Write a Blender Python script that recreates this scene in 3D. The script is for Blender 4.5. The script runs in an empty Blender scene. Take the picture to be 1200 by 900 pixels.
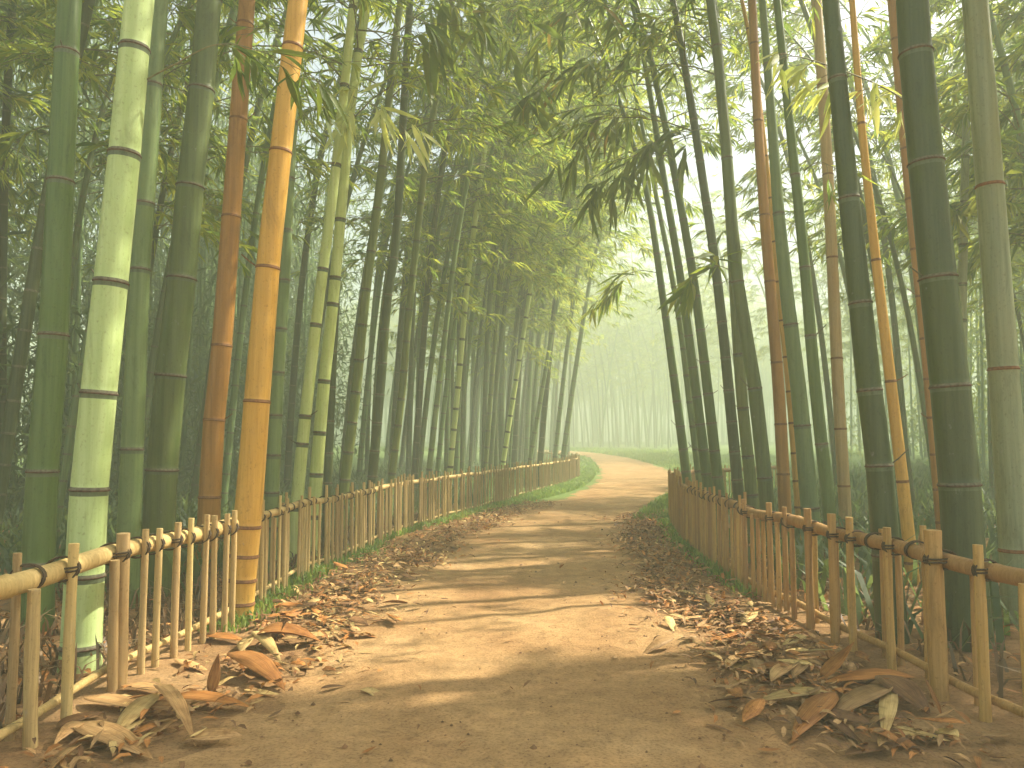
import bpy, math, random
import numpy as np
from mathutils import Vector

random.seed(7)
RNG = np.random.default_rng(11)
scene = bpy.context.scene
COL = scene.collection
D = bpy.data
R = math.radians

# ------------------------------------------------------------------ camera
F = 900.0
CAM = np.array([0.0, 0.0, 1.2])
PITCH = math.atan(67.0 / F)
FWD = np.array([0, math.cos(PITCH), math.sin(PITCH)])
UP = np.array([0, -math.sin(PITCH), math.cos(PITCH)])
RT = np.array([1.0, 0, 0])


def sstep(a, b, t):
    t = np.clip((np.asarray(t, float) - a) / (b - a), 0, 1)
    return t * t * (3 - 2 * t)


def hz(x, y):
    """height of the terrain"""
    x = np.asarray(x, float); y = np.asarray(y, float)
    h = 0.62 * sstep(21, 58, y) + 0.5 * sstep(60, 110, y)
    h = h + 0.012 * np.sin(x * 1.7 + y * 0.6) * np.sin(y * 1.1 - x * 0.4) + 0.006 * np.sin(x * 5.1 + 1) * np.sin(y * 4.3)
    return h


def ray(px, py):
    return FWD * F + RT * (px - 600) + UP * (450 - py)


def at_depth(px, py, d):
    r = ray(px, py)
    return CAM + r * (d / r[1])


def on_ground(px, py, dz=0.0):
    r = ray(px, py) / ray(px, py)[1]
    t = np.linspace(1.0, 120.0, 6000)
    Q = CAM + t[:, None] * r
    below = Q[:, 2] <= hz(Q[:, 0], Q[:, 1]) + dz
    k = int(np.argmax(below)) if below.any() else len(t) - 1
    lo, hi = t[max(0, k - 1)], t[k]
    for _ in range(30):
        m = 0.5 * (lo + hi)
        q = CAM + r * m
        if q[2] <= float(hz(q[0], q[1])) + dz:
            hi = m
        else:
            lo = m
    return CAM + r * hi


def to_px(p):
    v = np.asarray(p) - CAM
    d = v @ FWD
    return 600 + F * (v @ RT) / d, 450 - F * (v @ UP) / d, d


cam = D.cameras.new('camera')
cam.sensor_width = 36.0
cam.lens = 36.0 * F / 1200.0
cam.clip_start = 0.05
cam.clip_end = 1000
cam_o = D.objects.new('camera', cam)
COL.objects.link(cam_o)
cam_o.location = CAM
cam_o.rotation_euler = (R(90) + PITCH, 0, 0)
scene.camera = cam_o

# ------------------------------------------------------------------ light
SUN_AZ, SUN_EL = R(69), R(46)
SUN = np.array([math.sin(SUN_AZ) * math.cos(SUN_EL), math.cos(SUN_AZ) * math.cos(SUN_EL), math.sin(SUN_EL)])
w = D.worlds.new('World')
scene.world = w
w.use_nodes = True
nt = w.node_tree
nt.nodes.clear()
sky = nt.nodes.new('ShaderNodeTexSky')
sky.sky_type = 'NISHITA'
sky.sun_disc = False
sky.sun_elevation = SUN_EL
sky.sun_rotation = SUN_AZ
sky.air_density = 0.6
sky.dust_density = 5.0
bg = nt.nodes.new('ShaderNodeBackground')
bg.inputs['Strength'].default_value = 0.14
wo = nt.nodes.new('ShaderNodeOutputWorld')
nt.links.new(sky.outputs[0], bg.inputs[0])
nt.links.new(bg.outputs[0], wo.inputs[0])
sl = D.lights.new('sun', 'SUN')
sl.energy = 5.0
sl.angle = R(0.9)
sl.color = (1.0, 0.92, 0.76)
so = D.objects.new('sun', sl)
COL.objects.link(so)
so.rotation_euler = Vector(SUN).to_track_quat('Z', 'Y').to_euler()
so.location = (20, 12, 30)

scene.view_settings.view_transform = 'Standard'
scene.view_settings.look = 'None'
scene.view_settings.gamma = 1.0
scene.view_settings.exposure = 1.62
scene.view_settings.use_curve_mapping = False
scene.render.engine = 'CYCLES'
cy = scene.cycles
cy.use_denoising = True
try:
    cy.denoiser = 'OPENIMAGEDENOISE'
    cy.denoising_input_passes = 'RGB_ALBEDO_NORMAL'
except Exception:
    pass
cy.max_bounces = 7
cy.diffuse_bounces = 4
cy.glossy_bounces = 2
cy.transmission_bounces = 4
cy.volume_bounces = 2
cy.transparent_max_bounces = 8
cy.sample_clamp_indirect = 8.0
cy.use_adaptive_sampling = True
cy.adaptive_threshold = 0.02


# ------------------------------------------------------------------ materials
def new_mat(name):
    m = D.materials.new(name)
    m.use_nodes = True
    n = m.node_tree
    n.nodes.clear()
    out = n.nodes.new('ShaderNodeOutputMaterial')
    return m, n, out


def ramp(n, stops):
    r = n.nodes.new('ShaderNodeValToRGB')
    el = r.color_ramp.elements
    while len(el) < len(stops):
        el.new(0.5)
    for e, (p, c) in zip(el, stops):
        e.position = p
        e.color = (*c, 1)
    return r


def noise(n, vec, scale, detail=4, rough=0.55, dist=0.0):
    t = n.nodes.new('ShaderNodeTexNoise')
    t.inputs['Scale'].default_value = scale
    t.inputs['Detail'].default_value = detail
    t.inputs['Roughness'].default_value = rough
    t.inputs['Distortion'].default_value = dist
    if vec is not None:
        n.links.new(vec, t.inputs['Vector'])
    return t


def mapping(n, scale, src='Object'):
    tc = n.nodes.new('ShaderNodeTexCoord')
    mp = n.nodes.new('ShaderNodeMapping')
    mp.inputs['Scale'].default_value = scale
    n.links.new(tc.outputs[src], mp.inputs[0])
    return mp.outputs[0]


def mixc(n, fac, a, b, mode='MIX'):
    m = n.nodes.new('ShaderNodeMix')
    m.data_type = 'RGBA'
    m.blend_type = mode
    for sock, v in ((m.inputs[0], fac), (m.inputs[6], a), (m.inputs[7], b)):
        if isinstance(v, (int, float)):
            sock.default_value = v
        elif isinstance(v, tuple):
            sock.default_value = (*v, 1)
        else:
            n.links.new(v, sock)
    return m.outputs[2]


def stalk_mat(name, dark, light, blotch, rough=0.42, streak=26.0, var=0.0, bump=0.25, zs=0.9):
    """bamboo skin: fine lengthwise streaks, soft blotches, thin wax"""
    m, n, out = new_mat(name)
    b = n.nodes.new('ShaderNodeBsdfPrincipled')
    v = mapping(n, (streak, streak, zs))
    f = noise(n, v, 1.0, 6, 0.65, 0.3)
    v2 = mapping(n, (3.0, 3.0, 1.1))
    g = noise(n, v2, 1.0, 4, 0.6, 0.5)
    r1 = ramp(n, [(0.30, dark), (0.72, light)])
    n.links.new(f.outputs[0], r1.inputs[0])
    r2 = ramp(n, [(0.48, (0, 0, 0)), (0.72, (0.75, 0.75, 0.75))])
    n.links.new(g.outputs[0], r2.inputs[0])
    c = mixc(n, r2.outputs[0], r1.outputs[0], blotch)
    v5 = mapping(n, (7, 7, 1.6))
    g5 = noise(n, v5, 1.0, 6, 0.72, 1.2)
    r5 = ramp(n, [(0.30, (0.58, 0.57, 0.50)), (0.46, (1, 1, 1)), (0.62, (1, 1, 1)), (0.78, (1.22, 1.2, 1.12))])
    n.links.new(g5.outputs[0], r5.inputs[0])
    c = mixc(n, 0.75, c, r5.outputs[0], 'MULTIPLY')
    v6 = mapping(n, (14, 14, 10))
    g6 = noise(n, v6, 1.0, 5, 0.7)
    r6 = ramp(n, [(0.66, (0, 0, 0)), (0.72, (0.5, 0.5, 0.5))])
    n.links.new(g6.outputs[0], r6.inputs[0])
    c = mixc(n, r6.outputs[0], c, tuple(min(0.8, 0.35 * q + 0.18) for q in light))
    v3 = mapping(n, (60, 60, 45))
    h = noise(n, v3, 1.0, 3, 0.7)
    r3 = ramp(n, [(0.30, (0.55, 0.5, 0.42)), (0.42, (1, 1, 1))])
    n.links.new(h.outputs[0], r3.inputs[0])
    c = mixc(n, 0.6, c, r3.outputs[0], 'MULTIPLY')
    if var:
        oi = n.nodes.new('ShaderNodeObjectInfo')
        hs = n.nodes.new('ShaderNodeHueSaturation')
        mr = n.nodes.new('ShaderNodeMapRange')
        mr.inputs['To Min'].default_value = 1 - var
        mr.inputs['To Max'].default_value = 1 + var
        n.links.new(oi.outputs['Random'], mr.inputs['Value'])
        n.links.new(mr.outputs[0], hs.inputs['Value'])
        mr2 = n.nodes.new('ShaderNodeMapRange')
        mr2.inputs['To Min'].default_value = 0.5 - var * 0.03
        mr2.inputs['To Max'].default_value = 0.5 + var * 0.05
        n.links.new(oi.outputs['Random'], mr2.inputs['Value'])
        n.links.new(mr2.outputs[0], hs.inputs['Hue'])
        n.links.new(c, hs.inputs['Color'])
        c = hs.outputs[0]
    n.links.new(c, b.inputs['Base Color'])
    b.inputs['Roughness'].default_value = rough
    b.inputs['Specular IOR Level'].default_value = 0.35
    bp = n.nodes.new('ShaderNodeBump')
    bp.inputs['Strength'].default_value = bump
    bp.inputs['Distance'].default_value = 0.004
    n.links.new(f.outputs[0], bp.inputs['Height'])
    n.links.new(bp.outputs[0], b.inputs['Normal'])
    n.links.new(b.outputs[0], out.inputs[0])
    return m


def leaf_mat(name, stops, trans=0.5, tint=(1.5, 1.42, 0.6), rough=0.5, src='island', spec=0.3):
    m, n, out = new_mat(name)
    geo = n.nodes.new('ShaderNodeNewGeometry')
    r = ramp(n, stops)
    if src == 'island':
        v = mapping(n, (0.55, 0.55, 0.55))
        ns = noise(n, v, 1.0, 2)
        mth = n.nodes.new('ShaderNodeMath')
        mth.operation = 'MULTIPLY_ADD'
        n.links.new(ns.outputs[0], mth.inputs[0])
        mth.inputs[1].default_value = 1.1
        ad = n.nodes.new('ShaderNodeMath')
        ad.operation = 'MULTIPLY_ADD'
        n.links.new(geo.outputs['Random Per Island'], ad.inputs[0])
        ad.inputs[1].default_value = 0.7
        ad.inputs[2].default_value = -0.38
        n.links.new(ad.outputs[0], mth.inputs[2])
        n.links.new(mth.outputs[0], r.inputs[0])
    else:
        oi = n.nodes.new('ShaderNodeObjectInfo')
        n.links.new(oi.outputs['Random'], r.inputs[0])
    b = n.nodes.new('ShaderNodeBsdfPrincipled')
    n.links.new(r.outputs[0], b.inputs['Base Color'])
    b.inputs['Roughness'].default_value = rough
    b.inputs['Specular IOR Level'].default_value = spec
    t = n.nodes.new('ShaderNodeBsdfTranslucent')
    tc = mixc(n, 1.0, r.outputs[0], tint, 'MULTIPLY')
    bc = n.nodes.new('ShaderNodeBrightContrast')
    bc.inputs['Bright'].default_value = 0.03
    n.links.new(tc, bc.inputs[0])
    n.links.new(bc.outputs[0], t.inputs[0])
    mx = n.nodes.new('ShaderNodeMixShader')
    mx.inputs[0].default_value = trans
    n.links.new(b.outputs[0], mx.inputs[1])
    n.links.new(t.outputs[0], mx.inputs[2])
    n.links.new(mx.outputs[0], out.inputs[0])
    return m


def dry_leaf_mat(name, a, b_, c, rough=0.6):
    """dead bamboo leaf: veins along its length (UV), random tone per leaf"""
    m, n, out = new_mat(name)
    b = n.nodes.new('ShaderNodeBsdfPrincipled')
    tc = n.nodes.new('ShaderNodeTexCoord')
    mp = n.nodes.new('ShaderNodeMapping')
    mp.inputs['Scale'].default_value = (2.0, 22.0, 1)
    n.links.new(tc.outputs['UV'], mp.inputs[0])
    f = noise(n, mp.outputs[0], 1.0, 4, 0.6)
    r1 = ramp(n, [(0.3, a), (0.5, b_), (0.72, c)])
    n.links.new(f.outputs[0], r1.inputs[0])
    v = mapping(n, (9, 9, 9))
    g = noise(n, v, 1.0, 4, 0.6)
    r2 = ramp(n, [(0.35, (0.5, 0.42, 0.36)), (0.55, (1, 1, 1))])
    n.links.new(g.outputs[0], r2.inputs[0])
    col = mixc(n, 0.7, r1.outputs[0], r2.outputs[0], 'MULTIPLY')
    geo = n.nodes.new('ShaderNodeNewGeometry')
    oi = n.nodes.new('ShaderNodeObjectInfo')
    ad = n.nodes.new('ShaderNodeMath')
    ad.operation = 'ADD'
    n.links.new(geo.outputs['Random Per Island'], ad.inputs[0])
    n.links.new(oi.outputs['Random'], ad.inputs[1])
    fr = n.nodes.new('ShaderNodeMath')
    fr.operation = 'FRACT'
    n.links.new(ad.outputs[0], fr.inputs[0])
    hs = n.nodes.new('ShaderNodeHueSaturation')
    mr = n.nodes.new('ShaderNodeMapRange')
    mr.inputs['To Min'].default_value = 0.6
    mr.inputs['To Max'].default_value = 1.25
    n.links.new(fr.outputs[0], mr.inputs[0])
    n.links.new(mr.outputs[0], hs.inputs['Value'])
    n.links.new(col, hs.inputs['Color'])
    n.links.new(hs.outputs[0], b.inputs['Base Color'])
    b.inputs['Roughness'].default_value = rough
    b.inputs['Specular IOR Level'].default_value = 0.25
    bp = n.nodes.new('ShaderNodeBump')
    bp.inputs['Strength'].default_value = 0.4
    bp.inputs['Distance'].default_value = 0.003
    n.links.new(f.outputs[0], bp.inputs['Height'])
    n.links.new(bp.outputs[0], b.inputs['Normal'])
    n.links.new(b.outputs[0], out.inputs[0])
    return m


def soil_mat(name, c1, c2, c3, scale=1.0, bump=0.6, grass=None):
    m, n, out = new_mat(name)
    b = n.nodes.new('ShaderNodeBsdfPrincipled')
    v = mapping(n, (scale,) * 3)
    f1 = noise(n, v, 0.9, 6, 0.6, 0.4)
    f2 = noise(n, v, 9.0, 8, 0.7)
    f3 = noise(n, v, 70.0, 4, 0.7)
    r1 = ramp(n, [(0.32, c1), (0.55, c2), (0.75, c3)])
    n.links.new(f1.outputs[0], r1.inputs[0])
    r2 = ramp(n, [(0.3, (0.62, 0.6, 0.58)), (0.6, (1.08, 1.06, 1.02))])
    n.links.new(f2.outputs[0], r2.inputs[0])
    c = mixc(n, 0.8, r1.outputs[0], r2.outputs[0], 'MULTIPLY')
    r3 = ramp(n, [(0.36, (0.5, 0.46, 0.42)), (0.5, (1, 1, 1)), (0.7, (1.15, 1.12, 1.08))])
    n.links.new(f3.outputs[0], r3.inputs[0])
    c = mixc(n, 0.7, c, r3.outputs[0], 'MULTIPLY')
    if grass:
        at = n.nodes.new('ShaderNodeAttribute')
        at.attribute_name = 'growth'
        rg = ramp(n, [(0.3, grass[0]), (0.7, grass[1])])
        n.links.new(f2.outputs[0], rg.inputs[0])
        mm = n.nodes.new('ShaderNodeMath')
        mm.operation = 'MULTIPLY_ADD'
        n.links.new(f2.outputs[0], mm.inputs[0])
        mm.inputs[1].default_value = 0.9
        n.links.new(at.outputs['Fac'], mm.inputs[2])
        rr = ramp(n, [(0.75, (0, 0, 0)), (1.0, (1, 1, 1))])
        n.links.new(mm.outputs[0], rr.inputs[0])
        c = mixc(n, rr.outputs[0], c, rg.outputs[0])
    n.links.new(c, b.inputs['Base Color'])
    b.inputs['Roughness'].default_value = 0.9
    b.inputs['Specular IOR Level'].default_value = 0.15
    sm = n.nodes.new('ShaderNodeMath')
    sm.operation = 'MULTIPLY_ADD'
    n.links.new(f3.outputs[0], sm.inputs[0])
    sm.inputs[1].default_value = 0.25
    n.links.new(f2.outputs[0], sm.inputs[2])
    bp = n.nodes.new('ShaderNodeBump')
    bp.inputs['Strength'].default_value = bump
    bp.inputs['Distance'].default_value = 0.02
    n.links.new(sm.outputs[0], bp.inputs['Height'])
    n.links.new(bp.outputs[0], b.inputs['Normal'])
    n.links.new(b.outputs[0], out.inputs[0])
    return m


def plain_mat(name, c1, c2, scale=20, rough=0.7):
    m, n, out = new_mat(name)
    b = n.nodes.new('ShaderNodeBsdfPrincipled')
    v = mapping(n, (scale,) * 3)
    f = noise(n, v, 1.0, 4)
    r1 = ramp(n, [(0.35, c1), (0.65, c2)])
    n.links.new(f.outputs[0], r1.inputs[0])
    n.links.new(r1.outputs[0], b.inputs['Base Color'])
    b.inputs['Roughness'].default_value = rough
    b.inputs['Specular IOR Level'].default_value = 0.2
    n.links.new(b.outputs[0], out.inputs[0])
    return m


M = {}
M['pale'] = stalk_mat('pale_green_stalk', (0.38, 0.50, 0.18), (0.52, 0.64, 0.29), (0.36, 0.49, 0.15))
M['dark'] = stalk_mat('dark_green_stalk', (0.06, 0.11, 0.025), (0.13, 0.20, 0.06), (0.10, 0.17, 0.025))
M['mid'] = stalk_mat('mid_green_stalk', (0.10, 0.16, 0.055), (0.20, 0.27, 0.10), (0.14, 0.21, 0.05))
M['olive'] = stalk_mat('olive_stalk', (0.06, 0.09, 0.03), (0.15, 0.19, 0.06), (0.11, 0.17, 0.035))
M['brown'] = stalk_mat('brown_stalk', (0.28, 0.12, 0.02), (0.48, 0.24, 0.05), (0.40, 0.17, 0.02))
M['gold'] = stalk_mat('gold_stalk', (0.50, 0.26, 0.035), (0.72, 0.43, 0.09), (0.60, 0.31, 0.03))
M['tan'] = stalk_mat('tan_stalk', (0.36, 0.24, 0.09), (0.58, 0.42, 0.20), (0.42, 0.24, 0.07))
M['lime'] = stalk_mat('lime_stalk', (0.42, 0.53, 0.15), (0.62, 0.70, 0.30), (0.46, 0.53, 0.12), streak=40)
M['moss'] = stalk_mat('moss_stalk', (0.09, 0.13, 0.03), (0.20, 0.25, 0.08), (0.17, 0.18, 0.04), streak=40)
M['teal'] = stalk_mat('teal_stalk', (0.09, 0.15, 0.06), (0.18, 0.25, 0.10), (0.15, 0.22, 0.06))
M['grey'] = stalk_mat('grey_green_stalk', (0.20, 0.24, 0.13), (0.34, 0.38, 0.22), (0.30, 0.30, 0.15))
M['slate'] = stalk_mat('slate_stalk', (0.05, 0.072, 0.028), (0.095, 0.125, 0.055), (0.085, 0.12, 0.02))
M['grove'] = stalk_mat('grove_stalk', (0.07, 0.11, 0.04), (0.16, 0.21, 0.08), (0.13, 0.16, 0.045), streak=40, var=0.55)
M['ring'] = plain_mat('node_scar', (0.07, 0.045, 0.03), (0.15, 0.10, 0.065), 60)
M['rim'] = plain_mat('node_wax', (0.10, 0.095, 0.06), (0.19, 0.18, 0.11), 60)
M['bloom'] = stalk_mat('joint_bloom', (0.07, 0.10, 0.045), (0.15, 0.195, 0.11), (0.11, 0.145, 0.075))
M['rust'] = plain_mat('node_rust', (0.16, 0.07, 0.03), (0.28, 0.13, 0.05), 60)
M['leaf'] = leaf_mat('bamboo_leaf', [(0.0, (0.05, 0.12, 0.02)), (0.4, (0.15, 0.23, 0.03)), (0.75, (0.27, 0.32, 0.045)), (1.0, (0.37, 0.38, 0.07))], 0.6)
M['leaf_dark'] = leaf_mat('dark_bamboo_leaf', [(0.0, (0.06, 0.12, 0.02)), (0.6, (0.14, 0.20, 0.03)), (0.95, (0.22, 0.26, 0.04)), (1.0, (0.32, 0.22, 0.06))], 0.55)
M['leaf_pale'] = leaf_mat('pale_bamboo_leaf', [(0.0, (0.34, 0.42, 0.14)), (0.5, (0.50, 0.56, 0.22)), (1.0, (0.68, 0.70, 0.36))], 0.4)
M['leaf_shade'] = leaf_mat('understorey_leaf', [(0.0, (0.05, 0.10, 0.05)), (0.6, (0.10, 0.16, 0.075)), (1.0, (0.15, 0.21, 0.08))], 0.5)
M['grass'] = leaf_mat('grass_blade', [(0.0, (0.08, 0.17, 0.03)), (0.6, (0.16, 0.27, 0.05)), (1.0, (0.28, 0.34, 0.09))], 0.45)
M['fern'] = leaf_mat('dead_frond', [(0.0, (0.06, 0.06, 0.03)), (0.4, (0.12, 0.08, 0.035)), (0.75, (0.22, 0.13, 0.06)), (1.0, (0.34, 0.24, 0.13))], 0.25, (1, 0.9, 0.7))
M['twig'] = plain_mat('twig_bark', (0.12, 0.11, 0.05), (0.24, 0.22, 0.10), 30)
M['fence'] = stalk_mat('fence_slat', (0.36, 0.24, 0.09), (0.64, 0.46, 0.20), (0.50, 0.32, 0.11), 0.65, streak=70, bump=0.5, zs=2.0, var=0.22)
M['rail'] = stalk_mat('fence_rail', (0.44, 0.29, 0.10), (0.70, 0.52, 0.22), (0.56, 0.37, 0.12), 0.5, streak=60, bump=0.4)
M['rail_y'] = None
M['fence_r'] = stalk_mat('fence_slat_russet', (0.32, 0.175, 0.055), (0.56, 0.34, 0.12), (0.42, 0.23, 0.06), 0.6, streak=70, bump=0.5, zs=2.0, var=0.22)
M['rope'] = plain_mat('rope', (0.045, 0.03, 0.018), (0.10, 0.07, 0.04), 150, 0.9)
M['dry_orange'] = dry_leaf_mat('dry_leaf_orange', (0.20, 0.07, 0.018), (0.43, 0.18, 0.045), (0.62, 0.31, 0.10))
M['dry_tan'] = dry_leaf_mat('dry_leaf_tan', (0.24, 0.12, 0.045), (0.48, 0.28, 0.11), (0.66, 0.44, 0.20))
M['dry_straw'] = dry_leaf_mat('dry_leaf_straw', (0.36, 0.22, 0.07), (0.62, 0.43, 0.16), (0.76, 0.58, 0.28))
M['dry_brown'] = dry_leaf_mat('dry_leaf_brown', (0.09, 0.045, 0.02), (0.20, 0.10, 0.04), (0.32, 0.18, 0.08))
M['path'] = soil_mat('path_earth', (0.35, 0.20, 0.085), (0.45, 0.28, 0.125), (0.54, 0.36, 0.18), 1.0, 0.95)
M['ground'] = soil_mat('forest_soil', (0.24, 0.135, 0.058), (0.34, 0.205, 0.092), (0.43, 0.28, 0.135), 1.0, 0.9,
                       grass=((0.08, 0.15, 0.035), (0.20, 0.27, 0.07)))


# ------------------------------------------------------------------ mesh building
class MB:
    def __init__(s):
        s.v, s.f, s.m, s.n, s.uv = [], [], [], 0, []

    def add(s, verts, faces, mi=0, uv=None):
        verts = np.asarray(verts, float).reshape(-1, 3)
        faces = np.asarray(faces, np.int64)
        s.v.append(verts)
        s.f.append(faces + s.n)
        s.m.append(np.full(len(faces), mi, np.int32))
        s.uv.append(np.zeros((len(verts), 2)) if uv is None else np.asarray(uv, float))
        s.n += len(verts)

    def build(s, name, mats, parent=None, origin=None, smooth=True, uv=False):
        me = D.meshes.new(name)
        V = np.concatenate(s.v)
        if origin is not None:
            V = V - np.asarray(origin)
        loops, starts, tot, mi = [], [], [], []
        o = 0
        for f, m in zip(s.f, s.m):
            if len(f) == 0:
                continue
            k = f.shape[1]
            loops.append(f.ravel())
            starts.append(o + np.arange(len(f)) * k)
            tot.append(np.full(len(f), k))
            mi.append(m)
            o += f.size
        L = np.concatenate(loops)
        me.vertices.add(len(V))
        me.vertices.foreach_set('co', V.ravel())
        me.loops.add(len(L))
        me.loops.foreach_set('vertex_index', L.astype(np.int32))
        S = np.concatenate(starts)
        me.polygons.add(len(S))
        me.polygons.foreach_set('loop_start', S.astype(np.int32))
        me.polygons.foreach_set('loop_total', np.concatenate(tot).astype(np.int32))
        for m in mats:
            me.materials.append(m)
        me.polygons.foreach_set('material_index', np.concatenate(mi).astype(np.int32))
        me.polygons.foreach_set('use_smooth', np.full(len(S), smooth))
        if uv:
            ul = me.uv_layers.new(name='UVMap')
            U = np.concatenate(s.uv)[L]
            ul.data.foreach_set('uv', U.ravel().astype(np.float32))
        me.update(calc_edges=True)
        me.validate()
        ob = D.objects.new(name, me)
        COL.objects.link(ob)
        if parent is not None:
            ob.parent = parent
        return ob


def norm(v):
    v = np.asarray(v, float)
    return v / (np.linalg.norm(v, axis=-1, keepdims=True) + 1e-12)


def frames(P):
    P = np.asarray(P, float)
    T = norm(np.gradient(P, axis=0))
    ref = np.array([0.0, 1.0, 0.0]) if abs(T[:, 1]).max() < 0.9 else np.array([0, 0, 1.0])
    A = norm(np.cross(T, ref))
    B = np.cross(T, A)
    return T, A, B


def tube(mb, P, rad, sides=8, mi=0, caps=True, squash=1.0):
    P = np.asarray(P, float)
    k = len(P)
    rad = np.broadcast_to(np.asarray(rad, float), (k,))
    T, A, B = frames(P)
    th = np.linspace(0, 2 * np.pi, sides, endpoint=False)
    ring = (A[:, None, :] * np.cos(th)[None, :, None] + B[:, None, :] * np.sin(th)[None, :, None] * squash) * rad[:, None, None]
    V = (P[:, None, :] + ring).reshape(-1, 3)
    i = np.arange(k - 1)[:, None] * sides
    j = np.arange(sides)[None, :]
    j2 = (j + 1) % sides
    Fq = np.stack([i + j, i + j2, i + sides + j2, i + sides + j], -1).reshape(-1, 4)
    if isinstance(mi, np.ndarray):
        n0 = mb.n
        mb.add(V, Fq, 0)
        mb.m[-1] = np.repeat(mi, sides).astype(np.int32)
    else:
        mb.add(V, Fq, mi)
    if caps:
        m0 = mi if not isinstance(mi, np.ndarray) else 0
        for e, rev in ((0, True), (k - 1, False)):
            ids = np.arange(sides)
            Vc = np.vstack([V[e * sides:(e + 1) * sides], P[e][None]])
            a, b = ids, (ids + 1) % sides
            c = np.full(sides, sides)
            mb.add(Vc, np.stack([b, a, c] if rev else [a, b, c], -1), m0)


def interp_poly(P, s):
    """sample a polyline at arc lengths s"""
    P = np.asarray(P, float)
    L = np.concatenate([[0], np.cumsum(np.linalg.norm(np.diff(P, axis=0), axis=1))])
    return np.stack([np.interp(s, L, P[:, k]) for k in range(P.shape[1])], -1), L[-1]


def smooth_curve(pts, n=200):
    P = np.asarray(pts, float)
    ext = np.vstack([2 * P[0] - P[1], P, 2 * P[-1] - P[-2]])
    out = []
    m = max(2, n // (len(P) - 1))
    for i in range(len(P) - 1):
        p0, p1, p2, p3 = ext[i:i + 4]
        t = np.linspace(0, 1, m, endpoint=False)[:, None]
        out.append(0.5 * ((2 * p1) + (-p0 + p2) * t + (2 * p0 - 5 * p1 + 4 * p2 - p3) * t ** 2 + (-p0 + 3 * p1 - 3 * p2 + p3) * t ** 3))
    out.append(P[-1:])
    return np.vstack(out)


def leaves_lo(mb, P, Dr, L, W, mi=0, droop=0.15, rng=RNG):
    """kite leaves folded along the midrib: 4 vertices, 2 faces each"""
    n = len(P)
    if n == 0:
        return
    Dr = norm(Dr)
    up = np.tile(np.array([0, 0, 1.0]), (n, 1)) + rng.normal(0, 0.5, (n, 3))
    S = norm(np.cross(Dr, up))
    N = np.cross(S, Dr)
    L = np.broadcast_to(L, (n,))[:, None]
    W = np.broadcast_to(W, (n,))[:, None]
    mid = P + Dr * L * 0.38
    tip = P + Dr * L - np.array([0, 0, 1.0]) * L * droop
    V = np.stack([P, mid + S * W * 0.5 + N * W * 0.15, tip, mid - S * W * 0.5 + N * W * 0.15], 1).reshape(-1, 3)
    b = np.arange(n)[:, None] * 4
    Fc = np.concatenate([b + np.array([[0, 1, 2]]), b + np.array([[0, 2, 3]])])
    mb.add(V, Fc, mi)


LEAF_T = np.array([0.0, 0.08, 0.2, 0.36, 0.55, 0.75, 0.9, 1.0])
LEAF_W = np.array([0.04, 0.45, 0.85, 1.0, 0.92, 0.6, 0.28, 0.02])


def leaves_mid(mb, P, Dr, L, W, mi=0, rng=RNG):
    """small lance leaves with a fold, a curl and UVs: 9 vertices each"""
    n = len(P)
    if n == 0:
        return
    Dr = norm(Dr)
    up = np.tile(np.array([0, 0, 1.0]), (n, 1)) + rng.normal(0, 0.22, (n, 3))
    S = norm(np.cross(Dr, up))
    N = np.cross(S, Dr)
    L = np.broadcast_to(L, (n,))[:, None]
    W = np.broadcast_to(W, (n,))[:, None]
    c = rng.uniform(-0.05, 0.28, n)[:, None]
    f = rng.uniform(-0.1, 0.5, n)[:, None]
    V = [P]
    uv = [(0, .5)]
    for t, k in ((0.28, 0.9), (0.62, 0.82)):
        m = P + Dr * L * t + N * L * c * 4 * t * (1 - t)
        V += [m + S * W * 0.5 * k + N * W * f * k * 0.5, m, m - S * W * 0.5 * k + N * W * f * k * 0.5]
        uv += [(t, 0), (t, .5), (t, 1)]
    V.append(P + Dr * L)
    uv.append((1, .5))
    V = np.stack(V, 1).reshape(-1, 3)
    b = np.arange(n)[:, None] * 8
    o = mb.n
    mb.add(V, np.concatenate([b + np.array([[1, 2, 5, 4]]), b + np.array([[2, 3, 6, 5]])]), mi, np.tile(np.array(uv), (n, 1)))
    T = np.concatenate([b + np.array([[q]]) for q in ((0, 2, 1), (0, 3, 2), (4, 5, 7), (5, 6, 7))]).reshape(-1, 3)
    mb.f.append(T + o)
    mb.m.append(np.full(len(T), mi, np.int32))


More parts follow.
